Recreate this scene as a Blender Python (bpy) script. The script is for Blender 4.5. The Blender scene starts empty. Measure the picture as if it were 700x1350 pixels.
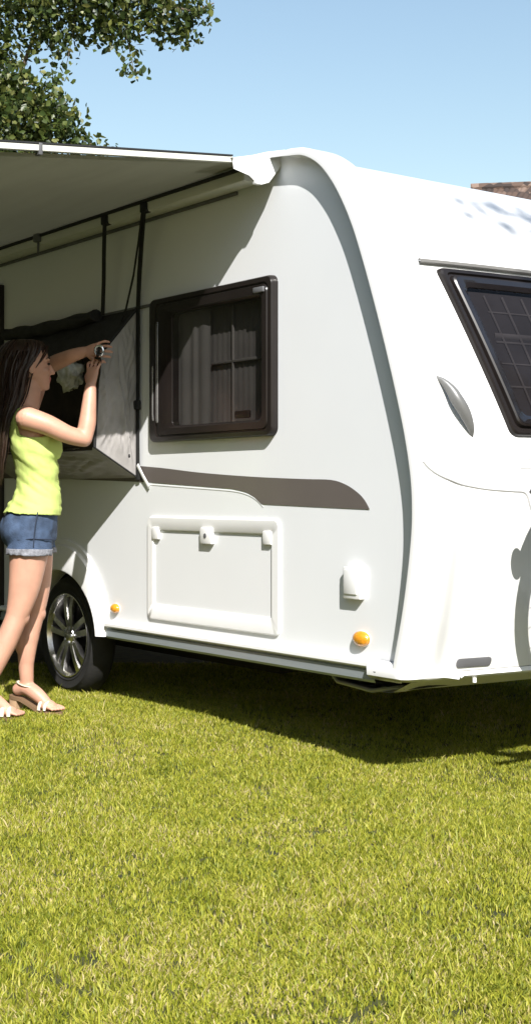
import bpy, bmesh, math, random
import numpy as np
from mathutils import Vector, Matrix, noise
from mathutils.geometry import tessellate_polygon

random.seed(7)
RNG = np.random.default_rng(11)
SC = bpy.context.scene
COL = SC.collection
PI = math.pi

# ------------------------------------------------------------------ frames
CARAVAN_AT = Vector((0.423, 5.02, 0.0))
CARAVAN_ROT = math.radians(-53.218)
EX = Vector((math.cos(CARAVAN_ROT), math.sin(CARAVAN_ROT), 0))
EY = Vector((-math.sin(CARAVAN_ROT), math.cos(CARAVAN_ROT), 0))


def cworld(x, y, z=0.0):
    return CARAVAN_AT + EX * x + EY * y + Vector((0, 0, z))


# ------------------------------------------------------------------ objects
def tag(o, label=None, cat=None, group=None, kind=None):
    if label: o['label'] = label
    if cat: o['category'] = cat
    if group: o['group'] = group
    if kind: o['kind'] = kind
    return o


def empty(name, loc, rotz=0.0, label=None, cat=None, group=None):
    o = bpy.data.objects.new(name, None)
    o.empty_display_size = 0.2
    COL.objects.link(o)
    o.location = loc
    o.rotation_euler = (0, 0, rotz)
    return tag(o, label, cat, group)


def link_mesh(name, me, mats, parent=None):
    o = bpy.data.objects.new(name, me)
    COL.objects.link(o)
    for m in (mats if isinstance(mats, (list, tuple)) else [mats]):
        me.materials.append(m)
    if parent is not None:
        o.parent = parent
    return o


class MB:
    """collects shapes into one mesh"""
    def __init__(self, off=(0, 0, 0)):
        self.bm = bmesh.new()
        self.off = Vector(off)

    def face(self, pts, mi=0):
        vs = [self.bm.verts.new(p) for p in pts]
        f = self.bm.faces.new(vs)
        f.material_index = mi
        return f

    def grid(self, rows, closed_u=False, closed_v=False, mi=0, cap=False):
        """rows: list of equally long point lists"""
        V = [[self.bm.verts.new(p) for p in r] for r in rows]
        nr, nc = len(V), len(V[0])
        for i in range(nr if closed_u else nr - 1):
            for j in range(nc if closed_v else nc - 1):
                a, b = V[i][j], V[i][(j + 1) % nc]
                c, d = V[(i + 1) % nr][(j + 1) % nc], V[(i + 1) % nr][j]
                try:
                    f = self.bm.faces.new((a, b, c, d)); f.material_index = mi
                except ValueError:
                    pass
        if cap:
            for r, flip in ((V[0], True), (V[-1], False)):
                f = self.bm.faces.new(list(reversed(r)) if flip else r); f.material_index = mi
        return V

    def box(self, x0, x1, y0, y1, z0, z1, bevel=0.0, seg=2, mi=0):
        r = bmesh.ops.create_cube(self.bm, size=1.0)
        vs = r['verts']
        for v in vs:
            v.co = Vector((x0 + (v.co.x + .5) * (x1 - x0), y0 + (v.co.y + .5) * (y1 - y0), z0 + (v.co.z + .5) * (z1 - z0)))
        fs = set(f for v in vs for f in v.link_faces)
        for f in fs: f.material_index = mi
        if bevel > 0:
            es = list(set(e for v in vs for e in v.link_edges))
            bmesh.ops.bevel(self.bm, geom=es, offset=bevel, segments=seg, affect='EDGES', profile=0.5)
        return vs

    def tube(self, pts, rad, seg=10, mi=0, cap=True, flat=1.0, side=None):
        pts = [Vector(p) for p in pts]
        n = len(pts)
        rads = rad if isinstance(rad, (list, tuple)) else [rad] * n
        rows = []
        ref = Vector(side) if side is not None else None
        prev = None
        for i, p in enumerate(pts):
            t = (pts[min(i + 1, n - 1)] - pts[max(i - 1, 0)]).normalized()
            if ref is not None:
                a = (ref - t * ref.dot(t)).normalized()
            elif prev is None:
                up = Vector((0, 0, 1)) if abs(t.z) < .9 else Vector((1, 0, 0))
                a = t.cross(up).normalized()
            else:
                a = (prev - t * prev.dot(t)).normalized()
            prev = a
            b = t.cross(a)
            r = rads[i]
            rows.append([p + a * (r * math.cos(k * 2 * PI / seg)) + b * (r * flat * math.sin(k * 2 * PI / seg)) for k in range(seg)])
        return self.grid(rows, closed_v=True, mi=mi, cap=cap)

    def ellipsoid(self, c, r, seg=16, rings=10, mi=0, rot=None):
        c = Vector(c)
        res = bmesh.ops.create_uvsphere(self.bm, u_segments=seg, v_segments=rings, radius=1.0)
        for v in res['verts']:
            q = Vector((v.co.x * r[0], v.co.y * r[1], v.co.z * r[2]))
            if rot is not None: q = rot @ q
            v.co = c + q
        for f in set(f for v in res['verts'] for f in v.link_faces): f.material_index = mi

    def lathe(self, prof, centre, axis='y', seg=40, mi=0, closed=False):
        """prof: list of (radius, along)"""
        rows = []
        cx, cy, cz = centre
        for k in range(seg):
            a = 2 * PI * k / seg
            row = []
            for r, h in prof:
                if axis == 'y': row.append((cx + r * math.cos(a), cy + h, cz + r * math.sin(a)))
                elif axis == 'z': row.append((cx + r * math.cos(a), cy + r * math.sin(a), cz + h))
                else: row.append((cx + h, cy + r * math.cos(a), cz + r * math.sin(a)))
            rows.append(row)
        self.grid(rows, closed_u=True, closed_v=closed, mi=mi)

    def build(self, name, mats, parent=None, smooth=True, angle=35.0, recalc=True, bump=None):
        bm = self.bm
        bmesh.ops.remove_doubles(bm, verts=bm.verts, dist=1e-6)
        if recalc: bmesh.ops.recalc_face_normals(bm, faces=bm.faces)
        if self.off.length > 0:
            for v in bm.verts: v.co -= self.off
        me = bpy.data.meshes.new(name)
        bm.to_mesh(me); bm.free()
        if smooth:
            me.polygons.foreach_set('use_smooth', [True] * len(me.polygons))
            me.set_sharp_from_angle(angle=math.radians(angle))
        return link_mesh(name, me, mats, parent)


def rrect(x0, x1, z0, z1, r, n=6):
    """rounded rectangle, counter clockwise (x,z)"""
    out = []
    for cx, cz, a0 in ((x1 - r, z0 + r, -90), (x1 - r, z1 - r, 0), (x0 + r, z1 - r, 90), (x0 + r, z0 + r, 180)):
        for k in range(n + 1):
            a = math.radians(a0 + 90 * k / n)
            out.append((cx + r * math.cos(a), cz + r * math.sin(a)))
    return out


def spline(P, per=8, closed=False):
    P = [Vector(p) for p in P]
    n = len(P); out = []
    for i in range(n - 1):
        p0, p1, p2, p3 = P[max(i - 1, 0)], P[i], P[i + 1], P[min(i + 2, n - 1)]
        for k in range(per):
            t = k / per
            out.append(0.5 * ((2 * p1) + (p2 - p0) * t + (2 * p0 - 5 * p1 + 4 * p2 - p3) * t * t + (3 * p1 - p0 - 3 * p2 + p3) * t ** 3))
    out.append(P[-1])
    return out


def sstep(a, b, x):
    t = min(1, max(0, (x - a) / (b - a)))
    return t * t * (3 - 2 * t)


# ------------------------------------------------------------------ materials
def new_mat(name):
    m = bpy.data.materials.new(name)
    m.use_nodes = True
    nt = m.node_tree
    b = nt.nodes['Principled BSDF']
    return m, nt, b


def mat(name, col, rough=0.5, metal=0.0, coat=0.0, var=0.08, vscale=6.0, bump=0.0, bscale=40.0, spec=0.5, trans=0.0, sss=0.0, stretch=None):
    """principled with uneven tone and relief"""
    m, nt, b = new_mat(name)
    N, L = nt.nodes, nt.links
    tc = N.new('ShaderNodeTexCoord')
    src = tc.outputs['Object']
    if stretch:
        mp = N.new('ShaderNodeMapping'); mp.inputs['Scale'].default_value = stretch
        L.new(src, mp.inputs['Vector']); src = mp.outputs['Vector']
    nz = N.new('ShaderNodeTexNoise'); nz.inputs['Scale'].default_value = vscale; nz.inputs['Detail'].default_value = 6
    L.new(src, nz.inputs['Vector'])
    mr = N.new('ShaderNodeMapRange'); mr.inputs['From Min'].default_value = .3; mr.inputs['From Max'].default_value = .7
    mr.inputs['To Min'].default_value = 1 - var; mr.inputs['To Max'].default_value = 1 + var
    L.new(nz.outputs['Fac'], mr.inputs['Value'])
    mul = N.new('ShaderNodeVectorMath'); mul.operation = 'SCALE'
    mul.inputs[0].default_value = col[:3]
    L.new(mr.outputs['Result'], mul.inputs['Scale'])
    L.new(mul.outputs['Vector'], b.inputs['Base Color'])
    b.inputs['Roughness'].default_value = rough
    b.inputs['Metallic'].default_value = metal
    b.inputs['Specular IOR Level'].default_value = spec
    if coat:
        b.inputs['Coat Weight'].default_value = coat; b.inputs['Coat Roughness'].default_value = .08
    if sss:
        b.inputs['Subsurface Weight'].default_value = sss
        b.inputs['Subsurface Radius'].default_value = (1.0, .35, .2); b.inputs['Subsurface Scale'].default_value = .01
    if bump:
        n2 = N.new('ShaderNodeTexNoise'); n2.inputs['Scale'].default_value = bscale; n2.inputs['Detail'].default_value = 4
        L.new(src, n2.inputs['Vector'])
        bp = N.new('ShaderNodeBump'); bp.inputs['Strength'].default_value = bump; bp.inputs['Distance'].default_value = .01
        L.new(n2.outputs['Fac'], bp.inputs['Height'])
        L.new(bp.outputs['Normal'], b.inputs['Normal'])
    if trans:
        tr = N.new('ShaderNodeBsdfTranslucent')
        L.new(mul.outputs['Vector'], tr.inputs['Color'])
        mx = N.new('ShaderNodeMixShader'); mx.inputs['Fac'].default_value = trans
        L.new(b.outputs[0], mx.inputs[1]); L.new(tr.outputs[0], mx.inputs[2])
        L.new(mx.outputs[0], N['Material Output'].inputs['Surface'])
    return m


def glass_mat(name, tint, rough=0.03, ior=1.45):
    m, nt, b = new_mat(name)
    N, L = nt.nodes, nt.links
    N.remove(b)
    tr = N.new('ShaderNodeBsdfTransparent'); tr.inputs['Color'].default_value = (*tint, 1)
    gl = N.new('ShaderNodeBsdfGlossy'); gl.inputs['Roughness'].default_value = rough; gl.inputs['Color'].default_value = (.9, .9, .92, 1)
    fr = N.new('ShaderNodeFresnel'); fr.inputs['IOR'].default_value = ior
    mx = N.new('ShaderNodeMixShader')
    L.new(fr.outputs[0], mx.inputs['Fac']); L.new(tr.outputs[0], mx.inputs[1]); L.new(gl.outputs[0], mx.inputs[2])
    L.new(mx.outputs[0], N['Material Output'].inputs['Surface'])
    return m


M = {}
M['grp'] = mat('white_grp', (.74, .74, .73), .28, coat=.35, var=.012, vscale=3, bump=.006, bscale=5)
M['sheet'] = mat('white_aluminium_sheet', (.775, .79, .80), .33, coat=.2, var=.015, vscale=2.2, bump=.008, bscale=3)
M['plastic_white'] = mat('white_plastic', (.80, .80, .79), .38, var=.02)
M['seam'] = mat('grey_seam', (.42, .42, .41), .6)
M['groove'] = mat('groove_shade', (.40, .40, .39), .6)  # grey stands in for the shade inside the seams
M['aluminium'] = mat('brushed_aluminium', (.40, .45, .47), .42, metal=.55, var=.05, vscale=20, stretch=(.3, 8, 8))
M['grey_trim'] = mat('grey_trim', (.16, .155, .145), .5)
M['dark_grey'] = mat('dark_grey_plastic', (.12, .12, .125), .5)
M['black_frame'] = mat('black_brown_plastic', (.014, .011, .010), .3, var=.15, spec=.4)
M['black'] = mat('black_rubber', (.015, .015, .015), .6, var=.2, bump=.05)
M['underbody'] = mat('underbody', (.010, .010, .010), .8, var=.3)
M['stripe'] = mat('taupe_decal', (.125, .108, .098), .35, var=.03)
M['amber'] = mat('amber_lens', (.66, .27, .02), .15, coat=.6, var=.15, vscale=60, bump=.3, bscale=120)
M['glass'] = glass_mat('tinted_acrylic', (.58, .57, .56), rough=.22, ior=1.14)
M['glass_front'] = glass_mat('dark_tinted_acrylic', (.47, .46, .47), rough=.08, ior=1.25)
M['blind'] = mat('pleated_blind', (.140, .138, .133), .9, var=.08, vscale=9)
M['blind_dark'] = mat('dark_interior', (.108, .104, .10), .9, var=.2)
M['curtain_bar'] = mat('pale_cabinet_edge', (.112, .108, .102), .8)
M['lattice'] = mat('blind_lattice', (.13, .12, .12), .8, var=.3, vscale=5)
M['tyre'] = mat('tyre_rubber', (.015, .0145, .014), .75, var=.35, vscale=14, bump=.2, bscale=60)
M['alloy'] = mat('alloy_rim', (.68, .67, .66), .26, metal=1.0, var=.15, vscale=18)
M['rim_dark'] = mat('rim_barrel', (.030, .028, .026), .5, metal=.5)
M['awning'] = mat('awning_fabric', (.28, .275, .20), .9, var=.08, vscale=2.5, bump=.22, bscale=9, trans=.06, stretch=(.25, 2.5, 1))
M['awning_case'] = mat('awning_case_shell', (.62, .62, .56), .5, var=.03)
M['bag_grey'] = mat('grey_tent_fabric', (.30, .285, .275), .9, var=.12, vscale=9, bump=.25, bscale=26)
M['bag_black'] = mat('black_tent_fabric', (.02, .02, .021), .85, var=.35, vscale=14, bump=.4, bscale=22)
M['bag_in'] = mat('dark_brown_lining', (.03, .022, .018), .9, var=.4, vscale=9, bump=.3, bscale=18)
M['web'] = mat('black_webbing', (.012, .012, .012), .8, var=.2)
M['pale_cloth'] = mat('pale_crumpled_cloth', (.55, .55, .53), .8, var=.35, vscale=22, bump=.5, bscale=30)
M['buckle'] = mat('buckle_metal', (.7, .7, .7), .25, metal=.9)
M['skin'] = mat('skin', (.52, .285, .20), .5, var=.12, vscale=11, sss=.12, bump=.03, bscale=120)
M['lips'] = mat('lips', (.48, .17, .15), .4)
M['hair'] = mat('brown_hair', (.028, .013, .0075), .5, var=.45, vscale=5, stretch=(9, 9, .7), bump=.25, bscale=14)
M['lime'] = mat('lime_jersey', (.55, .66, .19), .85, var=.05, vscale=8, bump=.18, bscale=34, trans=.10)
M['denim'] = mat('blue_denim', (.040, .066, .120), .85, var=.40, vscale=22, bump=.3, bscale=160)
M['denim_pale'] = mat('pale_denim_hem', (.20, .205, .23), .9, var=.35, vscale=60, bump=.4, bscale=120)
M['denim_dark'] = mat('dark_denim_seam', (.02, .03, .055), .9)
M['sandal'] = mat('tan_sandal', (.55, .36, .22), .6, var=.1)
M['sandal_pale'] = mat('cream_strap', (.75, .66, .52), .6, var=.08)
M['sandal_sole'] = mat('sandal_sole', (.18, .11, .06), .7)
M['eye'] = mat('dark_eye', (.02, .014, .01), .15)
M['bark'] = mat('bark', (.11, .085, .06), .9, var=.4, vscale=9, bump=.8, bscale=18, stretch=(1, 1, .25))
M['steel'] = mat('galvanised_steel', (.38, .39, .40), .45, metal=.7, var=.12, vscale=18)
M['bike_blue'] = mat('bicycle_paint', (.03, .07, .15), .3, coat=.5)
M['house_wall'] = mat('render_wall', (.55, .50, .42), .9, var=.06, bump=.1)
M['wood_dark'] = mat('dark_timber', (.10, .065, .045), .8, var=.25)


def leaf_material():
    m, nt, b = new_mat('leaf')
    N, L = nt.nodes, nt.links
    geo = N.new('ShaderNodeNewGeometry')
    cr = N.new('ShaderNodeValToRGB')
    e = cr.color_ramp.elements
    e[0].position = 0; e[0].color = (.022, .040, .012, 1)
    e[1].position = 1; e[1].color = (.30, .31, .12, 1)
    k = cr.color_ramp.elements.new(.42); k.color = (.055, .085, .018, 1)
    k = cr.color_ramp.elements.new(.75); k.color = (.095, .125, .026, 1)
    k = cr.color_ramp.elements.new(.93); k.color = (.19, .205, .055, 1)
    L.new(geo.outputs['Random Per Island'], cr.inputs['Fac'])
    L.new(cr.outputs['Color'], b.inputs['Base Color'])
    b.inputs['Roughness'].default_value = .42
    tr = N.new('ShaderNodeBsdfTranslucent')
    hs = N.new('ShaderNodeHueSaturation'); hs.inputs['Value'].default_value = 1.3; hs.inputs['Hue'].default_value = .48
    L.new(cr.outputs['Color'], hs.inputs['Color']); L.new(hs.outputs['Color'], tr.inputs['Color'])
    mx = N.new('ShaderNodeMixShader'); mx.inputs['Fac'].default_value = .35
    L.new(b.outputs[0], mx.inputs[1]); L.new(tr.outputs[0], mx.inputs[2])
    L.new(mx.outputs[0], N['Material Output'].inputs['Surface'])
    return m


def grass_material():
    m, nt, b = new_mat('grass_blades')
    N, L = nt.nodes, nt.links
    geo = N.new('ShaderNodeNewGeometry')
    tc = N.new('ShaderNodeTexCoord')
    cr = N.new('ShaderNodeValToRGB')
    e = cr.color_ramp.elements
    e[0].position = 0; e[0].color = (.14, .175, .018, 1)
    e[1].position = 1; e[1].color = (.58, .48, .24, 1)
    for p, c in ((.3, (.265, .295, .026)), (.6, (.39, .395, .038)), (.86, (.47, .445, .066)), (.95, (.51, .44, .13))):
        k = cr.color_ramp.elements.new(p); k.color = (*c, 1)
    # broad patches: drier and greener areas of the lawn
    nz = N.new('ShaderNodeTexNoise'); nz.inputs['Scale'].default_value = 2.3; nz.inputs['Detail'].default_value = 5
    L.new(tc.outputs['Object'], nz.inputs['Vector'])
    ad = N.new('ShaderNodeMath'); ad.operation = 'MULTIPLY_ADD'; ad.inputs[1].default_value = 1.2; ad.inputs[2].default_value = -.63
    n3 = N.new('ShaderNodeTexNoise'); n3.inputs['Scale'].default_value = 9; n3.inputs['Detail'].default_value = 3
    L.new(tc.outputs['Object'], n3.inputs['Vector'])
    mxn = N.new('ShaderNodeMath'); mxn.operation = 'MULTIPLY_ADD'; mxn.inputs[1].default_value = .45
    hf = N.new('ShaderNodeMath'); hf.operation = 'MULTIPLY'; hf.inputs[1].default_value = .6
    L.new(nz.outputs['Fac'], hf.inputs[0]); L.new(n3.outputs['Fac'], mxn.inputs[0]); L.new(hf.outputs[0], mxn.inputs[2])
    L.new(mxn.outputs[0], ad.inputs[0])
    sm = N.new('ShaderNodeMath'); sm.operation = 'ADD'; sm.use_clamp = True
    sx = N.new('ShaderNodeSeparateXYZ'); L.new(tc.outputs['Object'], sx.inputs[0])
    dry = N.new('ShaderNodeMapRange'); dry.inputs['From Min'].default_value = 4.6; dry.inputs['From Max'].default_value = 2.6
    dry.inputs['To Min'].default_value = 0; dry.inputs['To Max'].default_value = .05
    L.new(sx.outputs['Y'], dry.inputs['Value'])
    a2 = N.new('ShaderNodeMath'); a2.operation = 'ADD'
    L.new(ad.outputs[0], a2.inputs[0]); L.new(dry.outputs['Result'], a2.inputs[1])
    L.new(geo.outputs['Random Per Island'], sm.inputs[0]); L.new(a2.outputs[0], sm.inputs[1])
    L.new(sm.outputs[0], cr.inputs['Fac'])
    L.new(cr.outputs['Color'], b.inputs['Base Color'])
    b.inputs['Roughness'].default_value = .5
    b.inputs['Specular IOR Level'].default_value = .35
    tr = N.new('ShaderNodeBsdfTranslucent')
    L.new(cr.outputs['Color'], tr.inputs['Color'])
    mx = N.new('ShaderNodeMixShader'); mx.inputs['Fac'].default_value = .35
    L.new(b.outputs[0], mx.inputs[1]); L.new(tr.outputs[0], mx.inputs[2])
    L.new(mx.outputs[0], N['Material Output'].inputs['Surface'])
    return m


def ground_material():
    m, nt, b = new_mat('lawn_ground')
    N, L = nt.nodes, nt.links
    tc = N.new('ShaderNodeTexCoord')
    nz = N.new('ShaderNodeTexNoise'); nz.inputs['Scale'].default_value = 14; nz.inputs['Detail'].default_value = 8
    n2 = N.new('ShaderNodeTexNoise'); n2.inputs['Scale'].default_value = .35; n2.inputs['Detail'].default_value = 4
    for q in (nz, n2): L.new(tc.outputs['Object'], q.inputs['Vector'])
    cr = N.new('ShaderNodeValToRGB')
    e = cr.color_ramp.elements
    e[0].position = .3; e[0].color = (.020, .026, .006, 1)
    e[1].position = .7; e[1].color = (.070, .070, .014, 1)
    L.new(nz.outputs['Fac'], cr.inputs['Fac'])
    L.new(cr.outputs['Color'], b.inputs['Base Color'])
    b.inputs['Roughness'].default_value = .95
    bp = N.new('ShaderNodeBump'); bp.inputs['Strength'].default_value = .6; bp.inputs['Distance'].default_value = .02
    L.new(nz.outputs['Fac'], bp.inputs['Height']); L.new(bp.outputs['Normal'], b.inputs['Normal'])
    return m


def tile_material():
    m, nt, b = new_mat('roof_tiles')
    N, L = nt.nodes, nt.links
    tc = N.new('ShaderNodeTexCoord')
    vo = N.new('ShaderNodeTexVoronoi'); vo.inputs['Scale'].default_value = 4.5
    L.new(tc.outputs['Object'], vo.inputs['Vector'])
    cr = N.new('ShaderNodeValToRGB')
    e = cr.color_ramp.elements
    e[0].position = .2; e[0].color = (.035, .024, .020, 1)
    e[1].position = .85; e[1].color = (.20, .14, .11, 1)
    k = cr.color_ramp.elements.new(.5); k.color = (.085, .052, .037, 1)
    L.new(vo.outputs['Color'], cr.inputs['Fac'])
    L.new(cr.outputs['Color'], b.inputs['Base Color'])
    b.inputs['Roughness'].default_value = .85
    return m


M['leaf'] = leaf_material()
M['grass'] = grass_material()
M['ground'] = ground_material()
M['tiles'] = tile_material()

# ------------------------------------------------------------------ camera, light, sky
cam = bpy.data.cameras.new('camera')
co = bpy.data.objects.new('camera', cam)
COL.objects.link(co)
co.location = (0, 0, 1.03)
co.rotation_euler = (PI / 2, 0, 0)
cam.sensor_fit = 'VERTICAL'
cam.sensor_height = 24.0
cam.sensor_width = 24.0
cam.lens = 24.0 * 1779 / 1350
cam.shift_y = -23 / 1350
cam.clip_start = .05
cam.clip_end = 2000
SC.camera = co

TRAVEL = (EX * -2.0 + EY * 1.0 + Vector((0, 0, -1.90))).normalized()   # the way the sunlight travels
sun = bpy.data.lights.new('sun', 'SUN')
sun.energy = 5.0
sun.angle = math.radians(.5)
sun.color = (1.0, .965, .925)
so = bpy.data.objects.new('sun', sun)
COL.objects.link(so)
so.rotation_euler = TRAVEL.to_track_quat('-Z', 'Y').to_euler()
so.location = (3, -6, 9)

w = bpy.data.worlds.new('World')
SC.world = w
w.use_nodes = True
nt = w.node_tree
bg = nt.nodes['Background']
sky = nt.nodes.new('ShaderNodeTexSky')
sky.sky_type = 'NISHITA'
sky.sun_disc = False
d = -TRAVEL
sky.sun_elevation = math.asin(d.z)
sky.sun_rotation = math.atan2(d.x, d.y)
sky.air_density = 1.6
sky.dust_density = .8
sky.ozone_density = 1.6
nt.links.new(sky.outputs[0], bg.inputs['Color'])
bg.inputs['Strength'].default_value = .097
SC.view_settings.view_transform = 'Standard'
SC.view_settings.look = 'None'
SC.view_settings.gamma = 1.0
SC.view_settings.use_curve_mapping = False
SC.view_settings.exposure = 0.74
SC.render.film_transparent = False

# ------------------------------------------------------------------ lawn
bm = bmesh.new()
xs = [-400, -120, -40, -15] + [i * .25 for i in range(-32, 33)] + [15, 40, 120, 400]
ys = [-200, -60, -15] + [i * .25 for i in range(-8, 62)] + [25, 60, 150, 600]


def lawn_z(x, y):
    near = sstep(14, 6, math.hypot(x, y - 4))
    return .055 * math.exp(-((x + 1.10) ** 2 + (y - 5.98) ** 2) / .45) - .10 * math.exp(-((x - 1.15) ** 2 + (y - 5.25) ** 2) / .55) + near * (.012 * noise.noise((x * .8, y * .8, 3)) + .004 * noise.noise((x * 3, y * 3, 9)))


G = [[bm.verts.new((x, y, lawn_z(x, y))) for y in ys] for x in xs]
for i in range(len(xs) - 1):
    for j in range(len(ys) - 1):
        bm.faces.new((G[i][j], G[i + 1][j], G[i + 1][j + 1], G[i][j + 1]))
me = bpy.data.meshes.new('lawn'); bm.to_mesh(me); bm.free()
me.polygons.foreach_set('use_smooth', [True] * len(me.polygons))
tag(link_mesh('lawn', me, M['ground']), 'flat lawn under the caravan', None, kind='structure')


def make_grass():
    n = 540000
    # more blades where the camera is close to the turf
    Y = 2.0 + 6.2 * RNG.random(n * 2) ** 1.25
    X = (RNG.random(n * 2) * 2 - 1) * (.23 * Y + .55)
    # clumpy density
    pit = np.sin(X * 17 + 2.1 * np.sin(Y * 11)) * np.sin(Y * 19 + 1.9 * np.sin(X * 13))
    cell = np.sin(X * 9.1 + 1.3 * np.sin(Y * 7.7)) * np.sin(Y * 8.3 + 1.7 * np.sin(X * 6.1)) + .6 * np.sin(X * 31 + 2 * np.sin(Y * 23)) * np.sin(Y * 29)
    keep = RNG.random(n * 2) < (.66 + .20 * cell) * np.where(pit > .84, .15, 1.0)
    X, Y = X[keep][:n], Y[keep][:n]
    n = len(X)
    tall = RNG.random(n)
    H = .0105 + .0105 * RNG.random(n) + .010 * (tall > .95) + .022 * (tall > .997)
    H *= 1 + .18 * np.sin(X * 5.3 + 1.1) * np.sin(Y * 4.1 + X)
    W = .0011 + .0014 * RNG.random(n)
    a = RNG.random(n) * 2 * PI          # lean direction
    lean = H * (.25 + .85 * RNG.random(n))
    f = RNG.random(n) * 2 * PI          # facing
    dx, dy = np.cos(f) * W, np.sin(f) * W
    lx, ly = np.cos(a) * lean, np.sin(a) * lean
    Z = np.fromiter((lawn_z(x, y) for x, y in zip(X.tolist(), Y.tolist())), float, n)
    V = np.empty((n, 5, 3), np.float32)
    V[:, 0] = np.stack([X - dx, Y - dy, Z - .004], 1)
    V[:, 1] = np.stack([X + dx, Y + dy, Z - .004], 1)
    V[:, 2] = np.stack([X + dx * .8 + lx * .35, Y + dy * .8 + ly * .35, Z + H * .6], 1)
    V[:, 3] = np.stack([X - dx * .8 + lx * .35, Y - dy * .8 + ly * .35, Z + H * .6], 1)
    V[:, 4] = np.stack([X + lx, Y + ly, Z + H], 1)
    base = (np.arange(n) * 5)[:, None]
    loops = np.concatenate([base + np.array([0, 1, 2, 3]), base + np.array([3, 2, 4])], 1).astype(np.int32)
    me = bpy.data.meshes.new('grass')
    me.vertices.add(n * 5); me.vertices.foreach_set('co', V.ravel())
    me.loops.add(n * 7); me.loops.foreach_set('vertex_index', loops.ravel())
    me.polygons.add(n * 2)
    st = (np.arange(n) * 7)[:, None] + np.array([0, 4])
    me.polygons.foreach_set('loop_start', st.ravel().astype(np.int32))
    me.update(calc_edges=True)
    o = link_mesh('grass', me, M['grass'])
    tag(o, 'short sunlit yellow green mown grass in front of the caravan', 'grass', kind='stuff')


make_grass()

# ------------------------------------------------------------------ caravan
CAR = empty('caravan', CARAVAN_AT, CARAVAN_ROT, 'white touring caravan with dark windows and a taupe side stripe on the lawn', 'caravan')
PROF = [(.15, .362), (.171, .449), (.203, .574), (.231, .711), (.252, .847), (.260, .955), (.253, 1.089), (.223, 1.238), (.179, 1.39),
        (.119, 1.572), (.057, 1.744), (-.006, 1.906), (-.071, 2.055), (-.137, 2.171), (-.204, 2.262), (-.285, 2.340), (-.385, 2.393), (-.488, 2.412)]
PATH = [Vector((p.x, p.y)) for p in spline([(x, z, 0) for x, z in PROF], 6)]
WID = 2.30


def path_normal(P, i):
    t = (P[min(i + 1, len(P) - 1)] - P[max(i - 1, 0)]).normalized()
    return Vector((t.y, -t.x))


def prof_x(z):
    for a, b in zip(PATH[:-1], PATH[1:]):
        if a.y <= z <= b.y:
            return a.x + (b.x - a.x) * (z - a.y) / max(1e-9, b.y - a.y)
    return PATH[-1].x


def bulge(y):
    f = lambda q: .12 * (1 - ((q - 1.15) / 1.2) ** 2)
    return max(0.0, f(y) - f(0.0))


def lip(y):
    e = min(y + .05, WID + .05 - y)      # distance from the outer edge
    return -.035 + .035 * (1 - sstep(.13, .24, e))


def front_x(y, z):
    return prof_x(z) + lip(y) * 1.02 + bulge(y) * sstep(2.42, 2.0, z)


def front_pt(y, z, off=0.0):
    h = .004
    p = Vector((front_x(y, z), y, z))
    py = Vector((front_x(y + h, z), y + h, z)) - Vector((front_x(y - h, z), y - h, z))
    z1, z0 = min(z + h, 2.40), max(z - h, .364)
    pz = Vector((front_x(y, z1), y, z1)) - Vector((front_x(y, z0), y, z0))
    n = py.cross(pz).normalized()
    return p + n * off


# side wall with a window opening and wheel arch
WX0, WX1, WZ0, WZ1 = -1.572, -.622, 1.272, 1.930
IX0, IX1, IZ0, IZ1 = -1.375, -.695, 1.340, 1.848
ACX, ACZ = -2.43, .31
def arch(rx, rz, n=28, z0=.335):
    out = []
    for k in range(n + 1):
        a = PI * k / n
        out.append((ACX + rx * math.cos(a), max(z0, ACZ + rz * math.sin(a))))
    return out
outer = [(p.x - .012, p.y) for p in PATH[1:]]
outer = [(-6.0, .34)] + [(x, z) for x, z in reversed(arch(.405, .345))] + [(.12, .34)] + outer + [(-.75, 2.405), (-6.0, 2.405)]
hole = list(reversed(rrect(IX0 - .02, IX1 + .02, IZ0 - .02, IZ1 + .02, .04)))
mb = MB()
loops = [[Vector((x, 0, z)) for x, z in outer], [Vector((x, 0, z)) for x, z in hole]]
flat = [p for l in loops for p in l]
vs = [mb.bm.verts.new(p) for p in flat]
for tri in tessellate_polygon(loops):
    try: mb.bm.faces.new([vs[i] for i in tri])
    except ValueError: pass
side = mb.build('side_wall', M['sheet'], CAR, smooth=False)
# far side, rear and floor close the shell
mb = MB()
mb.box(-6.0, .10, WID - .02, WID, .34, 2.40)
mb.box(-6.03, -6.0, 0, WID, .34, 2.40)
mb.build('rear_shell', M['sheet'], CAR, smooth=False)
mb = MB()
rows = []
for y in [-.0, .02, .08, .3, .8, 1.15, 1.5, 2.0, 2.22, 2.28, 2.30]:
    e = min(y, WID - y)
    z = 2.400 - .02 * (1 - sstep(0, .06, e)) + .02 * sstep(0, 1.1, e)
    rows.append([(-6.03, y, z - .035), (-3, y, z - .035), (-1.2, y, 2.366), (-.70, y, 2.355)])
mb.grid(rows)
mb.build('roof', M['grp'], CAR)

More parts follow.
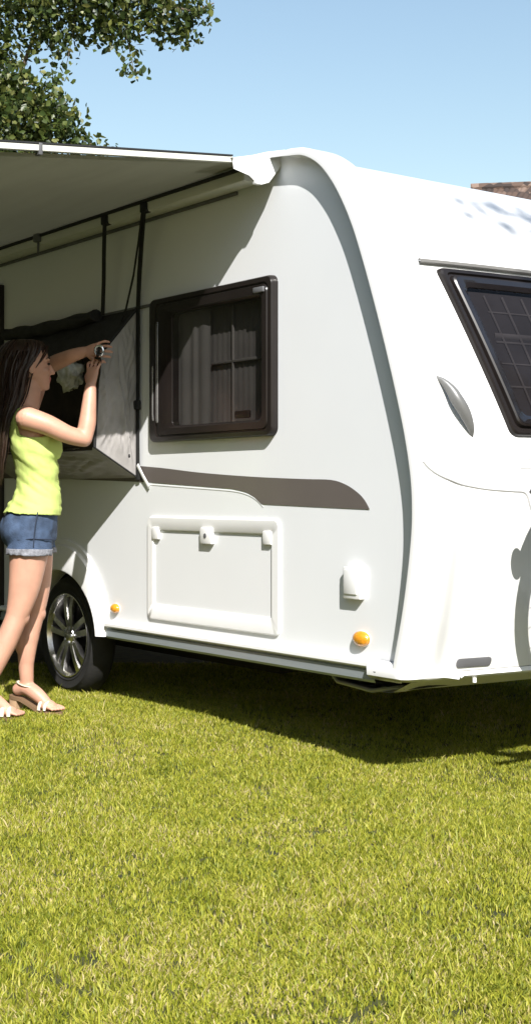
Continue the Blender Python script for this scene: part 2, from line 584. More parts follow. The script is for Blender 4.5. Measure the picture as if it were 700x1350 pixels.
# front panel: profile swept across the width, raised moulding along both corners
mb = MB()
ys_ = [-.05, -.05, -.047, -.038, -.02, 0, .03, .06, .09, .11, .13, .15, .17, .19, .22, .3, .4, .5, .6, .75, .9, 1.05, 1.15]
ys_ = ys_ + [WID - y for y in reversed(ys_[:-1])]
eo = [-.012, -.03 + .018, -.006, -.001, 0]
rows = []
nP = len(PATH)
LIPPATH = PATH + [Vector((-.56, 2.412)), Vector((-.63, 2.392)), Vector((-.69, 2.352)), Vector((-.74, 2.30))]
for k, y in enumerate(ys_):
    row = []
    ke = min(k, len(ys_) - 1 - k)
    extra = {0: -.03, 1: -.012, 2: -.004, 3: 0.0}.get(ke, 0.0)
    for i, p in enumerate(PATH):
        n = path_normal(PATH, i)
        o = lip(y) + extra
        q = p + n * o
        row.append((q.x + bulge(y) * sstep(2.42, 2.0, p.y), y, q.y))
    # the panel runs on into the roof
    row.append((-.60, y, 2.412 + lip(y) + extra * .5)); row.append((-.86, y, 2.405 + lip(y) + extra * .5))
    rows.append(row)
mb.grid(rows)
# inner return of the moulding on the door side
rows = []
for o, y in ((-.03, -.05), (-.032, -.02), (-.034, .004)):
    rows.append([((LIPPATH[i] + path_normal(LIPPATH, i) * o).x, y, (LIPPATH[i] + path_normal(LIPPATH, i) * o).y) for i in range(len(PATH))])
mb.grid(rows)
mb.build('front_panel', M['grp'], CAR, angle=50)

# front panel seams as thin tubes, groove shading put into their grey
def on_front(pts, off=.0005):
    return [front_pt(y, z, off) for y, z in pts]
mb = MB()
sp = [(p.x, p.y) for p in spline([(-.01, 1.148, 0), (.03, 1.112, 0), (.09, 1.085, 0), (.16, 1.069, 0), (.28, 1.051, 0), (.40, 1.043, 0), (.455, 1.040, 0), (.475, 1.025, 0), (.487, .99, 0), (.52, .90, 0)], 5)]
mb.tube(on_front(sp), .0042, 6)
mb.build('panel_seam', M['groove'], CAR)
mb = MB()
for z in (1.165, 1.128):
    mb.tube(on_front([(.455 + .05 * k, z) for k in range(28)]), .0022, 6)
mb.build('panel_crease', M['groove'], CAR)
mb = MB()
c = front_pt(.505, 1.045, .006)
mb.ellipsoid(c, (.008, .022, .009))
mb.build('locker_catch', M['dark_grey'], CAR)

# trim strip above the front window
mb = MB()
rows = []
for dz, off in ((-.007, 0), (-.007, .016), (.004, .018), (.008, .012), (.008, 0)):
    rows.append([front_pt(.205 + 1.89 * k / 40, 1.919 + dz, off) for k in range(41)])
mb.grid(rows, cap=False)
mb.build('rain_strip', M['grey_trim'], CAR)

# front window
def fw_loop(ins, off, n=14):
    def lerp(a, b, t): return (a[0] + (b[0] - a[0]) * t, a[1] + (b[1] - a[1]) * t)
    sl = (.437 - .280) / (1.895 - 1.252)
    z1, z0 = 1.895 - ins * 1.0, 1.252 + ins * .95
    L = lambda z: .280 + sl * (1.895 - z) + ins * 1.03
    c = [(L(z1), z1), (L(z0), z0), (WID - L(z0), z0), (WID - L(z1), z1)]
    r = .028
    out = []
    for k in range(4):
        p, q, s = c[k - 1], c[k], c[(k + 1) % 4]
        lp = math.dist(p, q); lq = math.dist(q, s)
        a = lerp(q, p, r / lp); b = lerp(q, s, r / lq)
        for t in (0, .25, .5, .75, 1):
            m1 = lerp(a, q, t); m2 = lerp(q, b, t)
            out.append(lerp(m1, m2, t))
        nx = c[(k + 2) % 4]
        e = lerp(s, q, r / lq)
        for j in range(1, n):
            out.append(lerp(b, e, j / n))
    return [front_pt(y, z, off) for y, z in out], out
WIN = MB()
rows = [fw_loop(i, o)[0] for i, o in ((-.004, -.002), (0, .014), (.006, .021), (.018, .021), (.022, .012), (.028, .012), (.033, .026), (.040, .030))]
WIN.grid(rows, closed_v=True)
fwin = WIN.build('front_window', M['black_frame'], CAR, angle=25)
mb = MB()
rows = [fw_loop(i, o)[0] for i, o in ((.040, .031), (.058, .031), (.074, .022), (.078, .010))]
mb.grid(rows, closed_v=True)
bev = mat('acrylic_bevel', (.014, .012, .013), .10, coat=.6, var=.2, vscale=4)
mb.build('window_bevel', bev, fwin, angle=25)
def fw_fill(name, ins, off, m):
    mb = MB()
    rows = []
    z1, z0 = 1.895 - ins, 1.252 + ins * .95
    sl = (.437 - .280) / (1.895 - 1.252)
    for i in range(9):
        z = z0 + (z1 - z0) * i / 8
        a = .280 + sl * (1.895 - z) + ins * 1.03
        rows.append([front_pt(a + (WID - 2 * a) * k / 24, z, off) for k in range(25)])
    mb.grid(rows)
    return mb.build(name, m, fwin)
fw_fill('blind', .076, .0015, mat('front_blind', (.055, .05, .052), .9, var=.25, vscale=5))
fw_fill('pane', .060, .018, M['glass_front'])
mb = MB()
sl = (.437 - .280) / (1.895 - 1.252)
for y in [.47, .56, .66, .76, .86, .96, 1.06]:
    for yy in (y, WID - y):
        mb.tube([front_pt(yy + (.10 if yy < 1.15 else -.10) * t, 1.80 - .45 * t, .005) for t in (0, .25, .5, .75, 1)], .0035 + .002 * random.random(), 5)
for z, r in ((1.735, .003), (1.64, .011), (1.615, .004), (1.53, .003), (1.44, .004)):
    mb.tube([front_pt(.47 + 1.36 * k / 16, z, .004) for k in range(17)], r, 6, flat=.3, side=(0, 0, 1))
mb.build('blind_lattice', M['lattice'], fwin)

# grab handle on the front corner
mb = MB()
hp = []
for k in range(13):
    t = k / 12
    y = .140 + .115 * t; z = 1.466 - .222 * t
    p = front_pt(y, z, -.004 + .040 * math.sin(PI * t) ** .7)
    hp.append(p)
mb.tube(hp, [.004 + .016 * math.sin(PI * k / 12) ** .8 for k in range(13)], 12, flat=1.2)
mb.build('grab_handle', mat('handle_shade_grey', (.15, .15, .145), .35, var=.2), CAR)  # shade around the pale handle is put into this dark grey

# dark slot and lower skirt of the front
mb = MB()
rows = []
sl_ = rrect(.235, .395, .384, .418, .014)
for ins, off in ((0, -.002), (0, .004), (.004, .005)):
    cxm, czm = .315, .401
    rows.append([front_pt(cxm + (y - cxm) * (1 - ins / .08), czm + (z - czm) * (1 - ins / .017), off) for y, z in sl_])
mb.grid(rows, closed_v=True)
mb.face(rows[-1])
mb.build('recess_plate', M['dark_grey'], CAR)
mb = MB()
rows = []
for z, dx in ((.368, .0), (.352, .005), (.344, -.004), (.340, -.035), (.292, -.135), (.286, -.20)):
    rows.append([(front_x(y, .364) + dx, y, z) for y in [.045, .07, .1, .15, .2, .3, .45, .6, .8, 1.0, 1.15, 1.5, 1.9, 2.2, 2.25]])
mb.grid(rows)
mb.build('front_skirt', M['plastic_white'], CAR, angle=30)
# corner cover between the sill rail and the front
mb = MB()
rows = []
for t in range(13):
    s = t / 12
    if s < .45:
        x, y = -.02 + .20 * s / .45, -.045
    else:
        a = (s - .45) / .55
        x, y = .18 + .030 * math.sin(a * PI / 2) , -.045 + .25 * a
    h0, h1 = .352, .413 - .045 * s ** 2
    outx = .012
    rows.append([(x, y + .035, h1 + .004), (x + outx * .3, y + .004, h1 + .002), (x + outx, y - .012, h1 - .018), (x + outx, y - .010, h0 + .012), (x, y + .01, h0), (x - .03, y + .06, h0 + .004)])
mb.grid(rows)
mb.build('corner_cover', M['grp'], CAR, angle=50)
mb = MB()
mb.tube([(.165, .33, .340), (.165, .33, .322)], .008, 10)
mb.build('skirt_fixing', M['plastic_white'], CAR)

# sill rail along the side, one length in front of the wheel and one behind
railp = [(.004, .408), (-.020, .408), (-.030, .401), (-.031, .392), (-.022, .386), (-.012, .385), (-.012, .376), (-.020, .374), (-.024, .340), (-.018, .330), (.02, .326)]
for x0, x1 in ((-1.972, .0), (-6.0, -2.89)):
    mb = MB()
    mb.grid([[(x, y, z) for y, z in railp] for x in (x0, x1)])
    r = mb.build('sill_rail', M['aluminium'], CAR, angle=20)
    mb = MB()
    mb.grid([[(x, y, z) for y, z in ((.004, .412), (-.022, .412), (-.034, .403), (-.035, .391), (-.026, .3835), (-.020, .3835))] for x in (x0, x1)])
    mb.build('rail_cover', M['plastic_white'], r)
mb = MB()
mb.lathe([(0, -.056), (.010, -.056), (.015, -.052), (.0155, -.03)], (.035, 0, .385), 'y', 16)
mb.build('rail_end_plug', M['dark_grey'], CAR)

# underbody, steadies, drawbar
mb = MB()
mb.box(-5.95, .05, .10, WID - .10, .30, .339)
mb.box(-5.9, -1.2, .45, .53, .20, .30)
mb.box(-5.9, -1.2, WID - .53, WID - .45, .20, .30)
mb.box(-2.50, -2.36, .1, WID - .1, .25, .33)
mb.box(-1.6, -.9, .5, 1.1, .22, .31)
mb.build('chassis', M['underbody'], CAR, smooth=False)
mb = MB()
mb.grid([[(-.36, .06, .335), (-.30, .05, .30), (-.12, .05, .287), (.02, .06, .30)], [(-.36, .2, .335), (-.30, .2, .296), (-.12, .2, .283), (.02, .2, .298)]])
mb.tube([(-.36, .06, .333), (-.30, .05, .298), (-.10, .05, .285), (.06, .07, .315)], .009, 8)
mb.build('corner_steady', M['steel'], CAR)
mb = MB()
mb.tube([(.0, .86, .27), (.9, 1.05, .30), (1.35, 1.13, .38)], .03, 8, flat=1.4, side=(0, 1, 0))
mb.tube([(.0, 1.44, .27), (.9, 1.25, .30), (1.35, 1.17, .38)], .03, 8, flat=1.4, side=(0, 1, 0))
mb.tube([(1.3, 1.15, .40), (1.62, 1.15, .42)], .035, 10)
mb.ellipsoid((1.66, 1.15, .42), (.06, .05, .05))
mb.build('drawbar', M['steel'], CAR)
mb = MB()
mb.tube([(1.2, 1.27, .9), (1.2, 1.27, .14)], .022, 10)
mb.lathe([(.02, -.03), (.10, -.03), (.11, 0), (.10, .03), (.02, .03)], (1.2, 1.27, .11), 'y', 20)
mb.build('jockey_wheel', M['steel'], CAR)

# service hatch
HX0, HX1, HZ0, HZ1 = -1.612, -.602, .452, .928
mb = MB()
rows = []
for ins, y, dz in ((0, .001, 0), (0, -.007, 0), (.004, -.012, 0), (.046, -.012, 0), (.050, -.008, 0), (.050, -.001, 0)):
    b = ins * 1.25
    rows.append([(x, y, z) for x, z in rrect(HX0 + ins, HX1 - ins, HZ0 + b * 1.1, HZ1 - b, max(.008, .028 - ins * .35))])
mb.grid(rows, closed_v=True)
hatch = mb.build('service_hatch', M['plastic_white'], CAR, angle=40)
mb = MB()
mb.face([(x, -.0025, z) for x, z in rrect(HX0 + .05, HX1 - .05, HZ0 + .06, HZ1 - .06, .01)])
mb.build('hatch_panel', M['sheet'], hatch, smooth=False)
for x in (HX0 + .075, HX1 - .075):
    mb = MB(); mb.box(x - .029, x + .029, -.018, -.002, HZ1 - .105, HZ1 - .048, .005); mb.build('hatch_latch', M['plastic_white'], hatch)
mb = MB(); mb.box(-1.160, -1.070, -.024, -.002, HZ1 - .115, HZ1 - .042, .007)
lk = mb.build('hatch_lock', M['plastic_white'], hatch)
mb = MB(); mb.lathe([(0, -.0265), (.010, -.0265), (.011, -.022)], (-1.115, 0, HZ1 - .078), 'y', 14); mb.build('keyhole', M['dark_grey'], lk)

# taupe stripe with the pressed ridge beneath
top = [(-6.0, 1.30), (-2.6, 1.205), (-1.66, 1.163), (-1.2, 1.128), (-.8, 1.105), (-.45, 1.092), (-.28, 1.087), (-.19, 1.068), (-.12, 1.037), (-.08, 1.008), (-.052, .974)]
bot = [(-.40, .982), (-.733, .990), (-.78, 1.018), (-.84, 1.040), (-.94, 1.055), (-1.2, 1.068), (-1.63, 1.088), (-2.6, 1.115), (-6.0, 1.15)]
mb = MB()
poly = [Vector((x, -.0022, z)) for x, z in [(p.x, p.y) for p in spline([(x, z, 0) for x, z in top], 4)] + bot]
vs = [mb.bm.verts.new(p) for p in poly]
for tri in tessellate_polygon([poly]):
    mb.bm.faces.new([vs[i] for i in tri])
mb.build('side_stripe', M['stripe'], CAR, smooth=False)
mb = MB()
mb.tube([(p.x, -.001, p.y) for p in spline([(-1.63, 1.078, 0), (-1.2, 1.058, 0), (-.94, 1.045, 0), (-.83, 1.029, 0), (-.765, 1.006, 0), (-.72, .978, 0)], 6)], .0035, 8, flat=.2, side=(0, 0, 1))
mb.build('stripe_ridge', M['sheet'], CAR)

# socket cover and amber side lamps
mb = MB()
mb.box(-.180, -.082, -.027, .001, .634, .756, .005)
sc_ = mb.build('socket_cover', M['plastic_white'], CAR)
mb = MB(); mb.box(-.170, -.096, -.032, -.025, .652, .746, .003); mb.build('socket_lid', M['plastic_white'], sc_)
for x, z, s in ((-.094, .486, .92), (-1.912, .478, .72)):
    mb = MB(); mb.ellipsoid((x, 0, z), (.0505 * s, .009, .033 * s), 24, 12)
    l = mb.build('side_lamp', M['plastic_white'], CAR)
    mb = MB(); mb.ellipsoid((x, -.006, z), (.050 * s, .024, .032 * s), 20, 12); mb.build('lens', M['amber'], l)

# side window
mb = MB()
rows = []
def ring(a0, a1, b0, b1, r, y): return [(x, y, z) for x, z in rrect(a0, a1, b0, b1, r, 8)]
def mixr(t, r, y):
    return ring(WX0 + (IX0 - WX0) * t, WX1 + (IX1 - WX1) * t, WZ0 + (IZ0 - WZ0) * t, WZ1 + (IZ1 - WZ1) * t, r * .72, y)
for t, r, y in ((-.02, .05, .001), (0, .05, -.022), (.06, .046, -.032), (.30, .045, -.034), (.34, .045, -.029), (.40, .045, -.029), (.44, .045, -.036), (.86, .04, -.036), (.93, .038, -.030), (1.0, .035, -.028), (1.0, .035, .05)):
    rows.append(mixr(t, r, y))
mb.grid(rows, closed_v=True)
win = mb.build('side_window', M['black_frame'], CAR, angle=28)
mb = MB(); mb.face([(x, -.024, z) for x, z in rrect(IX0 - .002, IX1 + .002, IZ0 - .002, IZ1 + .002, .024, 8)])
mb.build('pane', M['glass'], win, smooth=False)
mb = MB()
rows = []
for k in range(61):
    x = IX0 - .01 + (IX1 - IX0 + .02) * k / 60
    rows.append([(x, .030 + .0015 * math.sin(k * 1.9), z) for z in (IZ0 - .02, (IZ0 + IZ1) / 2, IZ1 + .02)])
mb.grid(rows)
mb.build('blind', M['blind_dark'], win)
mb = MB()
rows = []
for k in range(30):
    x = IX0 - .01 + .265 * k / 29
    rows.append([(x, .008 + .0025 * math.sin(k * .75 + .6 * math.sin(k * .4)), z) for z in (IZ0, 1.5, 1.7, IZ1)])
mb.grid(rows)
mb.build('curtain', M['blind'], win)
mb = MB()
mb.box(-.972, -.962, .016, .026, IZ0, IZ1, .002)
mb.box(-1.13, IX1, .016, .026, 1.598, 1.610, .002)
mb.build('cabinet_edge', M['curtain_bar'], win)
mb = MB()
mb.tube([(-1.487, -.034, 1.36), (-1.487, -.037, 1.38), (-1.487, -.037, 1.80), (-1.487, -.034, 1.82)], .010, 8, flat=.5, side=(1, 0, 0))
mb.tube([(-1.525, -.034, 1.37), (-1.525, -.037, 1.40), (-1.525, -.037, 1.62)], .006, 8, flat=.5, side=(1, 0, 0))
mb.build('hinge_trim', mat('grey_reflective_trim', (.28, .27, .27), .25, metal=.6, var=.4, vscale=7), win)
mb = MB()
mb.box(-.90, -.80, -.022, -.003, 1.352, 1.385, .006)
mb.build('window_catch', M['black_frame'], win)
mb = MB()
mb.box(-.735, -.665, -.046, -.030, 1.862, 1.885, .004)
mb.build('window_stay', M['dark_grey'], win)
# horizontal wall moulding at the level of the window top
mb = MB(); mb.tube([(-1.60, -.004, 1.913), (-3.0, -.004, 1.913)], .008, 8); mb.build('wall_moulding', M['dark_grey'], CAR)
# awning rail below the cassette
mb = MB(); mb.box(-6.0, -.90, -.014, .001, 2.304, 2.320, .003); mb.build('awning_rail', M['dark_grey'], CAR)

# wheel arch flare and well
mb = MB()
A = [arch(.462, .492, 40), arch(.460, .487, 40), arch(.446, .465, 40), arch(.440, .455, 40), arch(.404, .345, 40), arch(.396, .335, 40), arch(.396, .335, 40)]
Yv = [.001, -.012, -.016, -.030, -.052, -.050, .10]
mb.grid([[(x, Yv[i], z) for x, z in a] for i, a in enumerate(A)])
mb.build('wheel_arch', M['plastic_white'], CAR, angle=30)
mb = MB()
mb.grid([[(x, .06, z) for x, z in arch(.42, .35, 24)], [(x, .34, z) for x, z in arch(.42, .35, 24)]])
mb.face([(x, .34, z) for x, z in arch(.42, .35, 24)])
mb.build('wheel_well', M['underbody'], CAR, smooth=False)

# wheel
wheel = empty('wheel', (0, 0, 0)); wheel.parent = CAR
WC = (ACX - .03, 0, .300)
mb = MB()
mb.lathe([(.205, .045), (.213, .030), (.226, .024), (.229, .0205), (.233, .0205), (.236, .023), (.262, .020), (.268, .0175), (.272, .018), (.275, .0225), (.288, .032), (.303, .052), (.309, .068), (.309, .125), (.302, .140), (.285, .150), (.232, .155), (.205, .150)], WC, 'y', 56)
mb.build('tyre', M['tyre'], wheel)
mb = MB()
mb.lathe([(.216, .026), (.219, .030), (.212, .036), (.200, .050), (.186, .09), (.182, .14), (0, .14)], WC, 'y', 56)
rim = mb.build('rim', M['rim_dark'], wheel)
mb = MB()
mb.lathe([(.2185, .028), (.217, .022), (.211, .022), (.206, .032), (.198, .045)], WC, 'y', 56)
ns = 5
for k in range(ns):
    a0 = 2 * PI * k / ns + .35
    for sgn in (-1, 1):
        rows = []
        for r, wd, y, sp_ in ((.035, .019, .040, .010), (.08, .018, .036, .019), (.14, .018, .034, .028), (.203, .022, .040, .038)):
            ca, sa = math.cos(a0), math.sin(a0)
            cx = r * ca - sgn * sp_ * sa; cz = r * sa + sgn * sp_ * ca
            row = []
            for u, v in ((-1, .018), (-.8, 0), (.8, 0), (1, .018), (.8, .03), (-.8, .03)):
                row.append((WC[0] + cx - u * wd * sa, y + v, WC[2] + cz + u * wd * ca))
            rows.append(row)
        mb.grid(rows, closed_v=True, cap=True)
mb.lathe([(0, .026), (.020, .026), (.030, .030), (.046, .036), (.052, .05)], WC, 'y', 30)
mb.build('spokes', M['alloy'], rim, angle=30)
mb = MB()
for k in range(5):
    a = 2 * PI * k / 5
    mb.lathe([(0, .028), (.007, .028), (.008, .045)], (WC[0] + .037 * math.cos(a), 0, WC[2] + .037 * math.sin(a)), 'y', 8)
mb.build('wheel_bolts', M['steel'], rim)

# entrance door behind the woman
door = empty('entrance_door', (0, 0, 0)); door.parent = CAR
mb = MB(); mb.box(-3.74, -3.16, -.012, .001, .36, 2.16); mb.build('screen', M['dark_grey'], door, smooth=False)
mb = MB()
for b in ((-3.17, -3.135, .345, 2.20), (-3.77, -3.735, .345, 2.20)): mb.box(b[0], b[1], -.028, .001, b[2], b[3], .005)
mb.box(-3.735, -3.17, -.028, .001, 2.165, 2.20, .005)
mb.box(-3.735, -3.17, -.028, .001, .345, .38, .005)
mb.build('door_frame', M['black_frame'], door)
mb = MB(); mb.box(-3.20, -3.178, -.022, -.010, .4, 2.15, .003); mb.build('door_strip', M['aluminium'], door)

# ------------------------------------------------------------------ awning
AW0 = Vector((-.65, 0, 2.36))
AW = empty('awning', cworld(*AW0), CARAVAN_ROT, 'roll out awning with grey canopy and white edge bar on the caravan side', 'awning')
def aw(p): return Vector(p) - AW0
def awmb(): return MB(AW0)
mb = awmb()
mb.box(-5.9, -.72, -.10, -.003, 2.318, 2.408, .012)
mb.build('cassette', M['awning_case'], AW)
mb = awmb()
mb.tube([(-5.9, -.103, 2.368), (-.74, -.103, 2.368)], .009, 8)
mb.build('lead_gap', M['web'], AW)
def awz(y): return 2.402 + .098 * y      # y negative outward
rows = []
mb = awmb()
for i in range(41):
    x = -.655 - 5.2 * i / 40
    row = []
    for j in range(31):
        y = -.09 - 2.4 * j / 30
        s = .016 * math.sin(PI * j / 30) * (.5 + .5 * math.cos(2 * PI * (i / 40) * 3)) + .005 * noise.noise((x * 2.5, y * 3, 1)) + .003 * math.sin(x * 9 + y * 3)
        row.append((x, y, awz(y) - .012 - s))
    rows.append(row)
mb.grid(rows)
cn = mb.build('canopy', M['awning'], AW)
mb = awmb()
pts = [(-.650, y, awz(y) - .012) for y in (-.215, -.75, -1.22, -1.8, -2.5)]
mb.grid([[(p[0] + a, p[1], p[2] + b) for a, b in ((.013, -.008), (.013, .013), (-.013, .013), (-.013, -.008))] for p in pts], closed_v=True, cap=True)
mb.build('edge_bar', M['awning_case'], AW, smooth=False)
mb = awmb()
mb.grid([[(p[0] + a, p[1], p[2] + b) for a, b in ((.015, .0155), (.015, .022), (-.03, .022), (-.03, .0155))] for p in pts], closed_v=True, cap=True)
mb.build('bar_gasket', M['black'], AW, smooth=False)
mb = awmb()
mb.box(-.668, -.634, -1.075, -1.06, 2.262, 2.305, .002)
mb.build('bar_joint', M['dark_grey'], AW)
mb = awmb()
mb.box(-5.9, -.62, -2.56, -2.48, 2.11, 2.19, .02)
mb.build('front_rail', M['plastic_white'], AW)
# white folded end cover between the edge bar and the roof moulding
mb = awmb()
cap_ = [[(-.90, -.23, 2.378), (-.642, -.228, 2.378), (-.630, -.222, 2.362), (-.632, -.215, 2.334)],
        [(-.90, -.17, 2.392), (-.640, -.165, 2.392), (-.622, -.150, 2.356), (-.628, -.140, 2.316)],
        [(-.90, -.11, 2.408), (-.645, -.105, 2.408), (-.622, -.090, 2.345), (-.630, -.090, 2.284)],
        [(-.90, -.05, 2.430), (-.640, -.045, 2.428), (-.615, -.045, 2.372), (-.622, -.045, 2.300)],
        [(-.90, .02, 2.446), (-.630, .02, 2.442), (-.600, .02, 2.425), (-.60, .0, 2.37)]]
mb.grid([[tuple(q) for q in spline(r, 3)] for r in cap_])
mb.build('end_cover', M['plastic_white'], AW, angle=40)
mb = awmb(); mb.box(-.645, -.618, -.115, -.085, 2.285, 2.325, .005); mb.build('end_clip', M['plastic_white'], AW)
mb = awmb()
mb.box(-2.55, -2.50, -.125, -.095, 2.335, 2.385, .006)
mb.box(-2.535, -2.52, -.108, -.100, 2.27, 2.345, .002)
mb.build('cassette_bracket', M['dark_grey'], AW)
for x in (-5.8,):
    mb = awmb(); mb.tube([(x, -2.5, 2.12), (x, -2.5, 0.0)], .018, 10); mb.build('support_leg', M['plastic_white'], AW)

# ------------------------------------------------------------------ window tent hung on the wall
TB = Vector((-2.35, -.12, 1.1))
TT = empty('window_tent', cworld(*TB), CARAVAN_ROT, 'grey and black fabric box tent strapped over the second caravan window, held by the woman', 'window tent')
HB = Vector((-1.463, -.353, 1.655))
def tmb(): return MB(TB)
XR, XL = -1.71, -2.98
Apt, Bpt, Cpt, Dpt = (-.004, 1.917), (-.216, 1.672), (-.238, 1.248), (-.004, 1.109)
def quad_cloth(name, c00, c10, c11, c01, m, n=18, k=18, amp=.008, sc=7, seed=0, par=None, belly=0.0):
    c00, c10, c11, c01 = map(Vector, (c00, c10, c11, c01))
    nrm = (c10 - c00).cross(c01 - c00).normalized()
    mb = tmb()
    rows = []
    for i in range(n + 1):
        u = i / n; row = []
        for j in range(k + 1):
            v = j / k
            p = (c00 * (1 - u) + c10 * u) * (1 - v) + (c01 * (1 - u) + c11 * u) * v
            e = min(u, 1 - u, v, 1 - v)
            wgt = sstep(0, .18, e)
            # long creases pulled across the cloth plus a little slack
            cu = (u * 1.3 + v * .8) * sc + .5 * noise.noise((u * 3 + seed, v * 3, 4)) * sc * .35
            cr_ = abs(noise.noise((cu * .75 + seed, (u - v) * sc * .22, seed)))
            c2 = abs(noise.noise(((u - v * 1.1) * sc * 1.05 + 9, (u + v) * sc * .25 + seed, 2)))
            d = 1.3 * (.35 - cr_) + .8 * (.3 - c2) + .8 * noise.noise((u * 2.5, v * 2.5, seed + 5))
            row.append(p + nrm * (amp * d * wgt + belly * math.sin(PI * u) * math.sin(PI * v)))
        rows.append(row)
    mb.grid(rows)
    return mb.build(name, m, TT if par is None else par, angle=60)
def cp(x, a): return (x, a[0], a[1])
sp_ = quad_cloth('side_panel', cp(XR, Apt), cp(XR, Bpt), cp(XR, Cpt), cp(XR, Dpt), M['bag_grey'], 56, 56, .020, 7, belly=.018)
quad_cloth('side_panel', cp(XL, Apt), cp(XL, Bpt), cp(XL, Cpt), cp(XL, Dpt), M['bag_grey'], 12, 12, .012, 9)
quad_cloth('top_panel', cp(XL, Apt), cp(XR, Apt), cp(XR, Bpt), cp(XL, Bpt), M['bag_black'], 40, 14, .02, 6)
quad_cloth('bottom_panel', cp(XL, Cpt), cp(XR, Cpt), cp(XR, Dpt), cp(XL, Dpt), M['bag_grey'], 110, 28, .020, 7, 3, belly=-.04)
quad_cloth('back_panel', (XL, -.012, 1.90), (XR - .01, -.012, 1.90), (XR - .01, -.012, 1.12), (XL, -.012, 1.12), M['bag_in'], 30, 20, .012, 5)
# loose lower front flap
quad_cloth('front_flap', (XL, -.240, 1.30), (XR - .004, -.243, 1.30), (XR - .004, -.246, 1.235), (XL, -.246, 1.235), M['bag_in'], 40, 8, .02, 8, 5)
# rolled up front cover under the top edge
mb = tmb()
rows = []
for i in range(50):
    x = XL - .02 + (XR - XL - .28) * i / 49
    row = []
    for k in range(12):
        a = 2 * PI * k / 12
        r = .036 + .010 * noise.noise((x * 5, math.cos(a) * 2, math.sin(a) * 2)) + .005 * math.sin(x * 22)
        row.append((x, -.055 + r * math.cos(a), 1.905 + r * .9 * math.sin(a) - .012 * math.sin(PI * i / 49)))
    rows.append(row)
mb.grid(rows, closed_v=True, cap=True)
mb.build('rolled_cover', M['bag_black'], TT, angle=60)
# black piping on the side panel edges
for a, b in ((Bpt, Cpt), (Apt, Bpt), (Cpt, Dpt)):
    mb = tmb(); mb.tube([cp(XR + .003, (a[0] + (b[0] - a[0]) * t, a[1] + (b[1] - a[1]) * t)) for t in (0, .25, .5, .75, 1)], .008 if (a, b) != (Cpt, Dpt) else .004, 8); mb.build('piping', M['web'], TT)
mb = tmb(); mb.ellipsoid((XR + .006, -.056, 1.213), (.005, .012, .012)); mb.build('eyelet', M['web'], TT)
# webbing straps up to the awning cassette
def strap(pts, wd=.019, m=None):
    mb = tmb(); mb.tube(pts, wd, 8, flat=.25, side=(1, 0, 0)); return mb.build('strap', m or M['web'], TT)
strap([(-1.845, -.104, 2.335), (-1.88, -.088, 2.2), (-1.91, -.072, 2.06), (-1.945, -.058, 1.90)])
strap([(-1.49, -.104, 2.335), (-1.56, -.074, 2.2), (-1.63, -.043, 2.06), (-1.69, -.014, 1.92), (-1.694, -.012, 1.6), (-1.70, -.012, 1.40), (-1.695, -.012, 1.10)])
strap([(-1.50, -.106, 2.335), (-1.56, -.09, 2.2), (-1.63, -.075, 2.05), (-1.725, -.060, 1.90), (-1.76, -.065, 1.85)], .009)
for x in (-1.845, -1.49):
    mb = tmb(); mb.box(x - .025, x + .025, -.115, -.075, 2.315, 2.36, .008); mb.build('strap_hook', M['web'], TT)
mb = tmb(); mb.box(-1.71, -1.675, -.03, -.004, 1.43, 1.475, .006); mb.build('strap_buckle', M['web'], TT)
strap([(-1.685, -.02, 1.17), (-1.65, -.014, 1.12), (-1.60, -.010, 1.065)], .012, M['plastic_white'])
mb = tmb()
mb.tube([HB + Vector((.013 * math.cos(q), .013 * math.cos(q), .012 + .022 * math.sin(q))) for q in [k * PI / 8 for k in range(17)]], .006, 8)
mb.build('metal_ring', M['buckle'], TT)
mb = tmb()
mb.tube([HB + Vector((-.06, .04, .04)), HB + Vector((-.01, .005, .026)), HB + Vector((.008, -.012, -.012))], .008, 10)
mb.build('clasp', M['black_frame'], TT)
mb = tmb()
rows = []
for i in range(15):
    t = i / 14
    a = Vector((XR - .02, -.216, 1.685)).lerp(HB + Vector((.0, 0, .035)), t); b = Vector((XR - .03, -.228, 1.50)).lerp(HB + Vector((.005, .01, -.035)), t)
    row = []
    for j in range(9):
        v = j / 8
        p = a.lerp(b, v) + Vector((.012 * noise.noise((t * 4, v * 5, 2)), .02 * math.sin(PI * t) * (v - .5), -.02 * math.sin(PI * t)))
        row.append(p)
    rows.append(row)
mb.grid(rows)
mb.build('corner_flap', M['bag_black'], TT, angle=60)
# crumpled pale cloth stuffed in the opening
CB = Vector((-2.02, -.19, 1.62))
CC = MB(CB)
res = bmesh.ops.create_icosphere(CC.bm, subdivisions=4, radius=1.0)
for v in res['verts']:
    n = v.co.normalized()
    r = 1 + .35 * noise.noise(n * 2.1) + .30 * abs(noise.noise(n * 5)) - .2 * abs(noise.noise(n * 9 + Vector((3, 1, 2))))
    v.co = CB + Vector((n.x * .085 * r, n.y * .05 * r, n.z * .085 * r))
cl = CC.build('crumpled_cloth', M['pale_cloth'], None, angle=60)
cl.location = cworld(*CB); cl.rotation_euler = (0, 0, CARAVAN_ROT)
tag(cl, 'small crumpled pale cloth stuffed in the open window tent behind the hands', 'cloth')

# ------------------------------------------------------------------ the woman
PTH = math.radians(15)
PAT = Vector((-1.036, 6.05, .040))
PER = empty('person', PAT, PTH, 'woman in a lime tank top and denim shorts reaching up to the window tent', 'person')
PER.scale = (.951, .951, .951)


